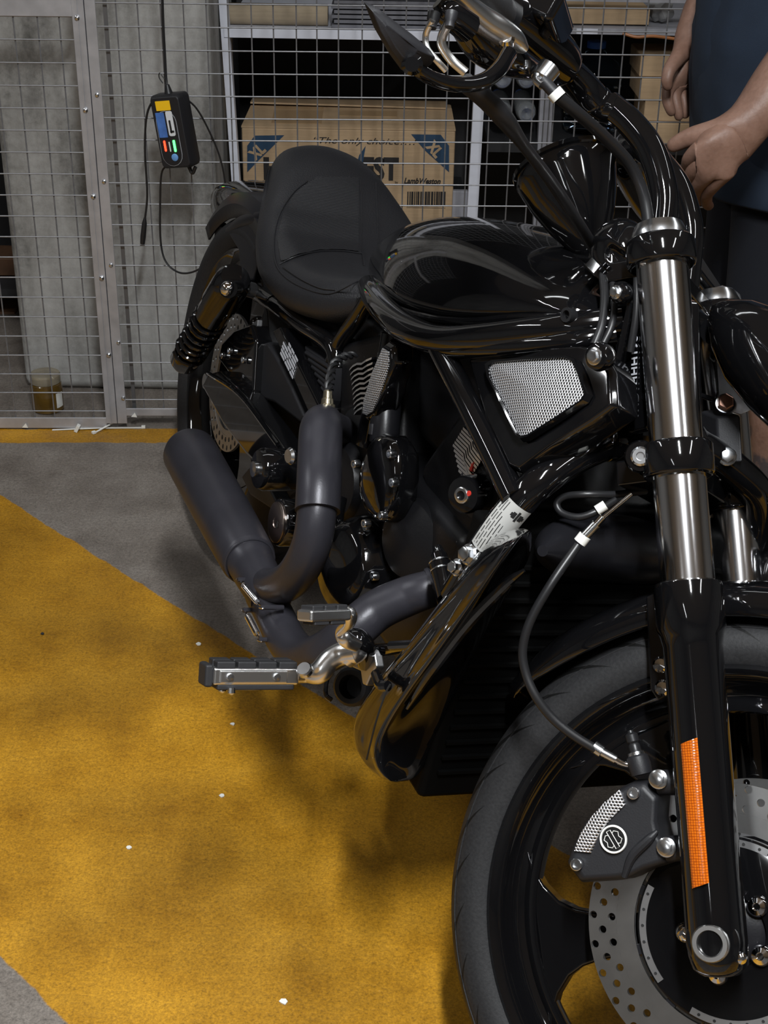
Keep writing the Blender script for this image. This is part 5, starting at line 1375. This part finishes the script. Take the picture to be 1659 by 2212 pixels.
# ------------------------------------------------------------------ seat
seat_tab = [  # x, surface z, half width, skirt depth
    (-.140, .650, .030, .02), (-.128, .700, .052, .04), (-.105, .740, .074, .06), (-.07, .768, .090, .075), (-.03, .773, .104, .085), (.02, .760, .122, .095), (.07, .726, .139, .100),
    (.12, .686, .156, .096), (.18, .658, .166, .088), (.25, .647, .170, .082), (.32, .647, .169, .080), (.38, .655, .164, .080), (.44, .668, .153, .080), (.49, .683, .136, .074), (.54, .698, .112, .050), (.58, .708, .085, .03)]
SCY = .012                                   # seat centre line
def seat_prof(x):
    z, w, d = interp(seat_tab, x)
    return z, w, d
def seatz(x, y):
    z, w, d = seat_prof(x); t = min(1.0, abs(y - SCY) / w)
    k = min(1.0, max(0.0, (.14 - x) / .12))
    return z + (.010 - .040 * k) * t * t - .030 * max(0, t - .70) ** 2 / .09 - (.02 * max(0, (t - .93) / .07))
rings = []
for x in np.concatenate([[-.140, -.132, -.120, -.105], np.linspace(-.085, .58, 30)]):
    z, w, d = seat_prof(x)
    rg = [V(x, SCY - w * .90, z - d), V(x, SCY - w * .985, z - d * .75), V(x, SCY - w * 1.0, z - d * .45)]
    for t in (-.975, -.92, -.82, -.68, -.5, -.3, -.1, .1, .3, .5, .68, .82, .92, .975): rg.append(V(x, SCY + w * t, seatz(x, SCY + w * t)))
    rg += [V(x, SCY + w * 1.0, z - d * .45), V(x, SCY + w * .985, z - d * .75), V(x, SCY + w * .90, z - d)]
    rings.append(rg)
seat = P(MB().loft(rings), 'seat', M['leather'], sub=1); seat['label'] = 'black vinyl solo seat with raised back'
def on_seat(x, y, lift=.002):
    """first point along the sight line that meets the seat's upper surface"""
    for lat in np.linspace(-.18, .18, 361):
        p = b(x, y, lat)
        if -.12 < p[0] < .56 and abs(lat - SCY) < seat_prof(p[0])[1] * .985 and p[2] <= seatz(p[0], lat):
            return V(p[0], lat, seatz(p[0], lat) + lift)
    return None
def seam(pts, name='seat_seam', r=.0011):
    Q = [on_seat(*q) for q in pts]; Q = [q for q in Q if q is not None]
    if len(Q) > 2: P(MB().tube(Q, r, 6, sub=4), name, M['leather'], seat)
seam([(778, 392), (779, 430), (780, 480), (781, 530), (786, 575)])
seam([(811, 398), (813, 440), (815, 490), (818, 540), (824, 590)])
seam([(604, 574), (640, 556), (690, 545), (740, 545), (782, 550)])
seam([(664, 394), (634, 420), (606, 460), (592, 510), (592, 560), (606, 592), (640, 622), (690, 642), (725, 640), (770, 612), (824, 590)])
seam([(610, 580), (650, 610), (690, 628), (722, 632)], r=.0009)
# ribbed pad: grid of sight-line hits inside its outline
NU, NV = 22, 22
gx = []
for j in range(NV + 1):
    v = j / NV
    yy = 386 + (560 - 386) * v
    xl_ = np.interp(yy, [386, 398, 420, 460, 510, 560], [684, 668, 638, 611, 598, 606]); xr_ = 774
    bot = lambda xx: np.interp(xx, [600, 640, 690, 740, 782], [572, 553, 542, 542, 547])
    for i in range(NU + 1):
        xx = xl_ + (xr_ - xl_) * i / NU
        y2 = 386 + (min(bot(xx), 570) - 386) * v
        gx.append(on_seat(xx, y2, .0022))
if all(g is not None for g in gx):
    fs = [(j * (NU + 1) + i, j * (NU + 1) + i + 1, (j + 1) * (NU + 1) + i + 1, (j + 1) * (NU + 1) + i) for j in range(NV) for i in range(NU)]
    P(MB().add(gx, fs), 'seat_panel', M['leather_ribs'], seat, angle=80)['label'] = 'finely ribbed seat panel'
else: print('PANEL MISS', sum(g is None for g in gx))

# ------------------------------------------------------------------ tail, side cover, shock, swingarm
rings = []
for x, z, w, t in ((.10, .640, .09, .03), (.02, .655, .105, .035), (-.08, .655, .114, .04), (-.18, .645, .118, .045), (-.27, .622, .114, .05), (-.33, .588, .100, .042), (-.355, .556, .075, .03)):
    rings.append([V(x - .25 * (z2) * .3, w * math.cos(a), z + z2) for a in np.linspace(0, 2 * math.pi, 17)[:-1] for z2 in [t * .55 * math.sin(a) if math.sin(a) > 0 else t * 1.9 * math.sin(a)]])
tail = P(MB().loft(rings), 'rear_fender', M['gloss'], sub=1); tail['label'] = 'short gloss black rear fender'
fe2 = MB(); rg2 = []
for t in np.linspace(math.radians(136), math.radians(60), 20):
    rg2.append([RA + V((.345 + dr) * math.cos(t), y, (.345 + dr) * math.sin(t)) for y, dr in ((-.118, -.045), (-.122, -.02), (-.112, 0), (-.06, .008), (0, .010), (.06, .008), (.112, 0), (.122, -.02), (.118, -.045))])
P(fe2.loft(rg2, closed=False), 'inner_fender', M['satin'], solid=.004)
tl_ = P(MB().tube([b(478, 437, -.100), b(500, 430, -.098), b(525, 432, -.092), b(540, 440, -.088)], [.003, .009, .009, .003], 12, flat=((0, 1, 0), .5)), 'tail_lamp', M['lens'], tail)
P(MB().lathe([(.004, 0), (.0035, .003), (0, .003)], b(505, 430, -.108), V(.3, -1, .3), 10), 'green_glint', M['ledgreen'], tail)  # glowing dot painted in for a greenish reflection on the tail; no lamp here
for pts in ([(468, 470, -.112), (500, 448, -.112), (545, 440, -.108), (575, 448, -.10)], [(490, 498, -.118), (520, 478, -.12), (560, 470, -.118), (580, 475, -.11)]):
    P(MB().tube([b(*q) for q in pts], [.006, .010, .010, .006], 12, flat=((0, 1, 0), .5)), 'fender_strap', M['satin'], tail)
P(MB().prism([b(x, y, -.115) for x, y in ((466, 478), (488, 500), (470, 540), (460, 532))], (0, .02, 0)), 'plate_bracket', M['matte'], tail, bevel=.002)
P(MB().prism([b(x, y, -.120) for x, y in ((490, 500), (560, 470), (560, 560), (545, 610), (520, 600), (515, 540))], (0, .02, 0)), 'fender_side', M['satin'], bevel=.003)
sa, sb2 = b(496, 620, -.185), b(392, 790, -.185)
sd = unit(sb2 - sa); Lsh = np.linalg.norm(sb2 - sa)
shock = P(MB().lathe([(.012, -.036), (.025, -.033), (.0305, -.022), (.0320, .0), (.0320, .055), (.0295, .058), (.0295, .100), (.019, .102), (.019, Lsh - .05), (.027, Lsh - .048), (.027, Lsh - .02), (.016, Lsh)], sa, sd, 36), 'rear_shock', M['gloss']); shock['label'] = 'gloss black rear shock absorber'
u_, w_ = perp(sd); pts = []
for i in range(7 * 14 + 1):
    t = i / 14 * 2 * math.pi; pts.append(sa + sd * (.098 + (Lsh - .150) * i / (7 * 14)) + (u_ * math.cos(t) + w_ * math.sin(t)) * .0275)
P(MB().tube(pts, .0046, 8, sub=1), 'coil_spring', M['gloss'], shock)
MB().lathe([(.012, 0), (.0125, .004), (.010, .009), (.004, .013), (0, .013)], b(493, 624, -.215), V(.2, -1, .2), 24).build('shock_bolt', M['chrome'], shock)
MB().cyl(b(493, 624, -.215), b(540, 618, -.12), .015, 20).build('shock_eye', M['gloss'], shock)
P(MB().lathe([(.013, 0), (.0135, .002), (.0135, .022), (.009, .024), (.009, .034)], b(526, 622, -.160), b(556, 630, -.13) - b(526, 622, -.160), 20), 'shock_spacer', M['alu'])
P(MB().tube([b(560, 634, -.124), b(592, 655, -.122)], .0142, 16), 'frame_stub', M['gloss'])
sw = [(432, 832, -.175), (448, 806, -.175), (470, 800, -.175), (520, 850, -.175), (575, 920, -.172), (620, 985, -.168), (612, 1030, -.168), (572, 1026, -.17), (530, 985, -.172), (480, 920, -.175)]
P(MB().prism([b(*q) for q in sw], (0, .045, 0)), 'swingarm', M['gloss'], bevel=.009, seg=3)['label'] = 'gloss black swingarm'
rc_ = P(MB().prism([b(x, y, -.15) for x, y in ((505, 712), (540, 700), (552, 735), (545, 850), (522, 846), (492, 806), (470, 776), (478, 740))], (0, .045, 0)), 'rear_caliper', M['gloss'], bevel=.006)
for x, y in ((500, 758), (530, 778), (484, 768)): MB().socket(b(x, y, -.152), V(.1, -1, 0), .006, .006).build('caliper_screw', M['steel'], rc_)
P(MB().tube([b(450, 806, -.176), b(520, 855, -.178), b(600, 960, -.172)], .004, 8), 'swingarm_edge', M['gloss'])
pv = P(MB().lathe([(.030, -.04), (.033, 0), (.033, .035), (.029, .042), (.015, .044)], b(612, 1015, -.165), V(.05, -1, 0), 32), 'pivot_cover', M['gloss'])
MB().lathe([(.012, .043), (.012, .050), (0, .051)], b(612, 1015, -.165), V(.05, -1, 0), 20).build('pivot_bolt', M['steel'], pv)
P(MB().lathe([(.012, 0), (.013, .004), (.010, .008), (0, .008)], b(632, 985, -.19), V(.2, -1, 0), 18), 'frame_plug', M['steel'])
pb_ = P(MB().lathe([(.034, -.05), (.036, -.004), (.034, 0)], b(600, 1128, -.200), V(.03, -1, .03), 36), 'gearbox_cap', M['gloss'])
MB().lathe([(.0305, 0), (.0305, .002), (.028, .003), (.008, .003), (.007, .002), (0, .002)], b(598, 1128, -.2005), V(.03, -1, .03), 36).build('cap_disc', mat('spun_steel_disc', (.55, .45, .40), .3, 1.0, aniso=.8), pb_)
face_text('S', .016, b(595, 1138, -.2045), (1, 0, 0), (0, 0, 1), M['ink'], pb_, name='cap_letter', offset=.0004)
P(MB().prism([b(x, y, -.13) for x, y in ((545, 1000), (575, 1040), (600, 1090), (585, 1100), (540, 1070), (520, 1030))], (0, .03, 0)), 'belt_guard', M['matte'], bevel=.004)
# side cover and battery-side panel
cov = [(541, 819), (551, 745), (577, 738), (597, 772), (626, 830), (657, 899), (646, 913), (591, 870), (534, 852)]
P(MB().prism([b(x, y, -.135) for x, y in cov], (0, .05, 0)), 'side_cover', M['matte'], bevel=.006)['label'] = 'matt black side cover'
P(MB().prism([b(x, y, -.137) for x, y in ((543, 700), (556, 690), (552, 745), (541, 850), (533, 850))], (0, .01, 0)), 'cover_edge', M['aludark'], bevel=.002)
lab = [(588, 716), (604, 706), (690, 880), (680, 902), (668, 896)]
lp_ = P(MB().prism([b(x, y, -.142) for x, y in lab], (0, .05, 0)), 'label_plate', M['gloss'], bevel=.003)
p00, p01 = b(607, 757, -.1432), b(634, 812, -.1432)
dx = unit(p01 - p00); dy = unit(np.cross(RIGHT, dx)); Lx = np.linalg.norm(p01 - p00)
if dy[2] < 0: dy = -dy
rp = random.Random(5)
for k in range(6):
    x_ = 0.0 if k < 4 else .3 * Lx
    while x_ < Lx * (1.0 if k != 4 else .85):
        w2 = rp.uniform(.012, .03); e = min(x_ + w2, Lx)
        MB().box(p00 + dx * (x_ + e) / 2 + dy * (-.004 + k * .0062), (e - x_, .0006, .0036), np.stack([dx, V(0, 1, 0), dy], 1)).build('printed_line', M['greyink'], lp_, smooth=False); x_ = e + .004
duct = [(655, 745), (722, 790), (715, 850), (706, 880), (676, 830)]
du = P(MB().prism([b(x, y, -.12) for x, y in duct], (0, .05, 0)), 'air_duct', M['matte'], bevel=.004)
for k in range(6):
    a, c = b(662 + k * 7, 762 + k * 15, -.123), b(722 - k * 1.5, 800 + k * 12, -.123)
    MB().tube([a, c], .0035, 8).build('duct_rib', M['matte'], du)
P(MB().box((.30, 0, .50), (.42, .20, .20)), 'battery_box', M['matte'], bevel=.02)
P(MB().box((.36, 0, .60), (.44, .18, .07)), 'seat_base', M['matte'], bevel=.01)
# side stand on the far side carries the lean
P(MB().tube([V(.70, .12, .26), V(.78, .20, .12), V(.82, .262, -.045)], [.014, .012, .010], 12), 'side_stand', M['gloss'])
P(MB().box(V(.83, .268, -.050), (.05, .03, .008)), 'stand_foot', M['gloss'], bevel=.002)
P(MB().tube([V(.0, -.15, .325), V(.0, .15, .325)], .014, 16), 'rear_axle', M['steel'])
P(MB().prism([V(-.04, .13, .30), V(.05, .13, .37), V(.47, .13, .40), V(.47, .13, .32)], (0, .04, 0)), 'swingarm', M['gloss'], bevel=.008)
# ================================================================== person standing beyond the front wheel
def skin_material():
    m = mat('skin', (.36, .19, .12), .5); nt, N, L, p = nodes(m)
    pos = N('ShaderNodeNewGeometry').outputs['Position']
    a = noise(N, L, pos, 22, 5); c = noise(N, L, pos, 140, 4)
    f = mathn(N, L, 'ADD', mathn(N, L, 'MULTIPLY', a, .7), mathn(N, L, 'MULTIPLY', c, .3))
    base = ramp(N, L, f, [(.3, (.15, .080, .055)), (.55, (.215, .122, .088)), (.75, (.27, .16, .12))])
    sep = N('ShaderNodeSeparateXYZ'); L(pos, sep.inputs[0])
    low = mathn(N, L, 'MULTIPLY', mathn(N, L, 'SUBTRACT', .36, sep.outputs[2]), 20, clamp=True)
    ink = mathn(N, L, 'MULTIPLY', mathn(N, L, 'MULTIPLY', mathn(N, L, 'SUBTRACT', noise(N, L, pos, 16, 3), .47), 14, clamp=True), low)   # calf tattoo
    L(mixc(N, L, mathn(N, L, 'MULTIPLY', ink, .8), base, (.03, .035, .045)), p.inputs['Base Color'])
    p.inputs['Subsurface Weight'].default_value = .08
    p.inputs['Subsurface Radius'].default_value = (.02, .008, .004)
    bumpn(N, L, p, c, .25, .002)
    return m
def cloth_material(name, c):
    m = mat(name, c, .85); nt, N, L, p = nodes(m)
    pos = N('ShaderNodeTexCoord').outputs['Object']
    a = noise(N, L, pos, 9, 5)
    L(ramp(N, L, a, [(.3, tuple(q * .8 for q in c)), (.7, tuple(q * 1.2 for q in c))]), p.inputs['Base Color'])
    bumpn(N, L, p, noise(N, L, pos, 600, 2), .2, .001)
    return m
M['skin'] = skin_material()
M['shirt'] = cloth_material('blue_cotton_shirt', (.0085, .0165, .032))
M['shorts'] = cloth_material('navy_shorts', (.003, .004, .008))
M['nail'] = mat('fingernail', (.40, .23, .17), .35)
M['hair'] = mat('dark_hair', (.02, .014, .01), .6)
PO = V(.70, 2.40, 0)
person = empty('person', tuple(PO), 'person in blue T-shirt and navy shorts standing behind the handlebar, hands at waist height', 'person')
sk_v, sk_r, sk_e = [], [], []
def jv(p, r, link_to=None):
    sk_v.append(np.asarray(p, float) - PO); sk_r.append(r if hasattr(r, '__len__') else (r, r))
    i = len(sk_v) - 1
    if link_to is not None: sk_e.append((link_to, i))
    return i
pel = jv((.69, 2.40, .92), (.15, .11))
spn = jv((.68, 2.40, 1.10), (.14, .11), pel)
cst = jv((.68, 2.40, 1.30), (.16, .115), spn)
nck = jv((.67, 2.40, 1.46), .055, cst)
nk2 = jv((.655, 2.40, 1.54), .055, nck)
hd = jv((.64, 2.40, 1.61), (.075, .09), nk2)
hd2 = jv((.64, 2.40, 1.69), (.07, .085), hd)
for sy in (-1, 1):
    hip = jv((.69, 2.40 + sy * .09, .84), .085, pel)
    kn_u = jv((.68, 2.40 + sy * .095, .62), .072, hip)
    kn = jv((.675, 2.40 + sy * .095, .47), .055, kn_u)
    cf = jv((.70, 2.40 + sy * .098, .33), .056, kn)
    an = jv((.715, 2.40 + sy * .10, .09), .034, cf)
    hl_ = jv((.705, 2.40 + sy * .10, .045), .034, an)
    jv((.58, 2.40 + sy * .11, .032), (.03, .04), hl_)
# near (left) arm, forearm coming down to the handlebar
wr = at(1600, 292, 2.11)
shn = jv((.68, 2.24, 1.38), .062, cst)
ua = jv((.69, 2.17, 1.24), .052, shn)
el = jv(tuple(at(1600, 292, 2.11) + unit(at(1672, 192, 2.14) - at(1600, 292, 2.11)) * .255), .046, ua)
fm = jv(tuple(at(1662, 208, 2.13)), (.042, .046), el)
fm2 = jv(tuple(at(1628, 256, 2.12)), (.035, .040), fm)
w1 = jv(tuple(wr), (.029, .036), fm2)
pm = jv(tuple(at(1560, 326, 2.10)), (.030, .047), w1)
def finger(root, pts, rad, nail=True):
    i = root
    for (x, y, yy), r in zip(pts, rad): i = jv(tuple(at(x, y, yy)), r, i)
finger(pm, [(1512, 322, 2.095), (1488, 345, 2.115), (1484, 376, 2.145), (1492, 398, 2.165)], [.0165, .0125, .0105, .0088], False)
finger(pm, [(1514, 350, 2.095), (1494, 376, 2.115), (1492, 404, 2.145), (1502, 420, 2.165)], [.0165, .0128, .0108, .0090], False)
finger(pm, [(1522, 378, 2.10), (1506, 402, 2.12), (1506, 426, 2.15), (1516, 436, 2.165)], [.016, .0124, .0104, .0086], False)
finger(pm, [(1538, 398, 2.11), (1524, 420, 2.13), (1526, 440, 2.155), (1534, 446, 2.17)], [.0145, .0112, .0094, .0078], False)
finger(w1, [(1550, 288, 2.11), (1500, 292, 2.125), (1468, 306, 2.135), (1440, 322, 2.14)], [.022, .0165, .0135, .0105])
# far (right) arm, hand hanging with the fingers down
shf = jv((.68, 2.56, 1.38), .062, cst)
uf = jv((.70, 2.64, 1.24), .050, shf)
ef = jv((.69, 2.64, 1.13), .041, uf)
ff = jv(tuple(at(1515, 5, 2.58)), (.034, .038), ef)
wf = jv(tuple(at(1490, 92, 2.54)), (.023, .029), ff)
pf = jv(tuple(at(1466, 150, 2.52)), (.030, .022), wf)
finger(pf, [(1440, 192, 2.51), (1440, 216, 2.50), (1448, 236, 2.495), (1454, 250, 2.50)], [.0125, .0105, .0094, .008], False)
finger(pf, [(1456, 200, 2.515), (1460, 224, 2.505), (1466, 246, 2.50), (1468, 260, 2.505)], [.0122, .0104, .0093, .008], False)
finger(pf, [(1472, 198, 2.525), (1480, 222, 2.515), (1482, 242, 2.51), (1478, 256, 2.515)], [.0118, .01, .009, .0078], False)
finger(pf, [(1484, 188, 2.535), (1494, 208, 2.53), (1494, 226, 2.525), (1488, 240, 2.525)], [.0108, .0092, .0082, .0072], False)
finger(wf, [(1468, 120, 2.50), (1446, 150, 2.47), (1438, 176, 2.46), (1446, 196, 2.465)], [.0155, .0125, .0108, .009])
me = bpy.data.meshes.new('body')
me.from_pydata([tuple(v) for v in sk_v], sk_e, [])
body = bpy.data.objects.new('body', me); COL.objects.link(body); body.parent = person
md_ = body.modifiers.new('skin', 'SKIN'); md_.use_smooth_shade = True
for i, (rx, ry) in enumerate(sk_r):
    me.skin_vertices[0].data[i].radius = (rx, ry)
    me.skin_vertices[0].data[i].use_root = (i == 0)
q = body.modifiers.new('sub', 'SUBSURF'); q.levels = 2; q.render_levels = 2
dg = bpy.context.evaluated_depsgraph_get()
me2 = bpy.data.meshes.new_from_object(body.evaluated_get(dg))
body.modifiers.clear(); body.data = me2
me2.materials.clear(); me2.materials.append(M['skin']); me2.shade_smooth()
def garment(rings, name, m, thick=.006):
    o = MB().loft([[p - PO for p in r] for r in rings], cap=False).build(name, m, person, sub=2)
    q = o.modifiers.new('solid', 'SOLIDIFY'); q.thickness = thick; q.offset = 1
    return o
def ell(cx_, cy_, z, rx, ry, n=28, wob=0.0, tilt=0.0):
    return [V(cx_ + rx * (1 + wob * math.sin(5 * a + z * 17) + wob * .6 * math.sin(9 * a - z * 31)) * math.cos(a), cy_ + ry * (1 + wob * .5 * math.sin(4 * a + z * 23)) * math.sin(a), z + tilt * math.cos(a)) for a in np.linspace(0, 2 * math.pi, n + 1)[:-1]]
garment([ell(.672, 2.40, z, rx, ry, wob=.014, tilt=ti) for z, rx, ry, ti in ((.748, .146, .212, .012), (.756, .148, .214, .01), (.80, .156, .214, .006), (.88, .168, .210, 0), (.96, .178, .205, 0), (1.06, .174, .204, 0), (1.16, .160, .208, 0), (1.26, .150, .216, 0), (1.34, .142, .214, 0), (1.41, .120, .180, 0), (1.455, .085, .11, 0), (1.475, .068, .072, 0))], 'tshirt', M['shirt'])
tex = bpy.data.textures.new('folds', 'CLOUDS'); tex.noise_scale = .11; tex.noise_depth = 1
q = person.children[-1].modifiers.new('folds', 'DISPLACE'); q.texture = tex; q.strength = .022; q.mid_level = .5; q.texture_coords = 'LOCAL'
for sy in (-1, 1):
    a0, a1, a2 = V(.68, 2.40 + sy * .17, 1.38), V(.688, 2.40 + sy * .235, 1.25), V(.69, 2.40 + sy * .245, 1.15)
    mb = MB().tube([a0 - PO, a1 - PO, a2 - PO], [.082, .074, .072], 20, cap=False)
    mb.build('shirt_sleeve', M['shirt'], person, solid=.005)
    garment([ell(cx_, 2.40 + sy * yo, z, rx, ry, wob=.012) for z, cx_, yo, rx, ry in ((.46, .678, .100, .098, .092), (.50, .680, .100, .098, .092), (.60, .685, .098, .104, .094), (.72, .69, .095, .116, .098), (.82, .69, .092, .125, .100))], 'shorts_leg', M['shorts'])
    sh = MB()
    rg = []
    for x, hw, h in ((.762, .030, .055), (.745, .038, .085), (.70, .042, .085), (.65, .045, .065), (.59, .049, .050), (.54, .044, .040), (.512, .026, .026)):
        rg.append([V(x, 2.40 + sy * .105 + hw * math.cos(a), .012 + (h if math.sin(a) > 0 else .012) * math.sin(a)) - PO for a in np.linspace(0, 2 * math.pi, 15)[:-1]])
    sh.loft(rg).build('shoe', M['matte'], person, sub=1)
garment([ell(.69, 2.40, z, rx, ry, wob=.006) for z, rx, ry in ((.78, .132, .195), (.84, .134, .195), (.92, .130, .185), (.98, .122, .172))], 'shorts_waist', M['shorts'])
# head: face, ears, short hair
hc_ = V(.635, 2.40, 1.635) - PO
MB().lathe([(0, -.125), (.040, -.118), (.060, -.095), (.074, -.045), (.080, .01), (.077, .06), (.055, .105), (0, .122)], hc_, (0, 0, 1), 24).build('head', M['skin'], person, sub=1)
MB().tube([hc_ + V(-.078, 0, .015), hc_ + V(-.094, 0, -.022), hc_ + V(-.082, 0, -.032)], [.006, .013, .010], 10).build('nose', M['skin'], person)
for sy in (-1, 1):
    MB().lathe([(0, -.004), (.011, 0), (0, .005)], hc_ + V(-.073, sy * .031, .012), (-1, sy * .35, 0), 14).build('eye', M['white_plastic'], person)
    MB().tube([hc_ + V(.005, sy * .079, .028), hc_ + V(.012, sy * .088, .005), hc_ + V(.003, sy * .080, -.025)], [.006, .011, .007], 8).build('ear', M['skin'], person)
MB().tube([hc_ + V(-.070, -.022, -.062), hc_ + V(-.080, 0, -.064), hc_ + V(-.070, .022, -.062)], [.003, .006, .003], 8).build('mouth', M['nail'], person)
MB().lathe([(.083, .02), (.084, .055), (.064, .112), (0, .130)], hc_ + V(.010, 0, 0), (0, 0, 1), 24).build('hair', M['hair'], person, sub=1)
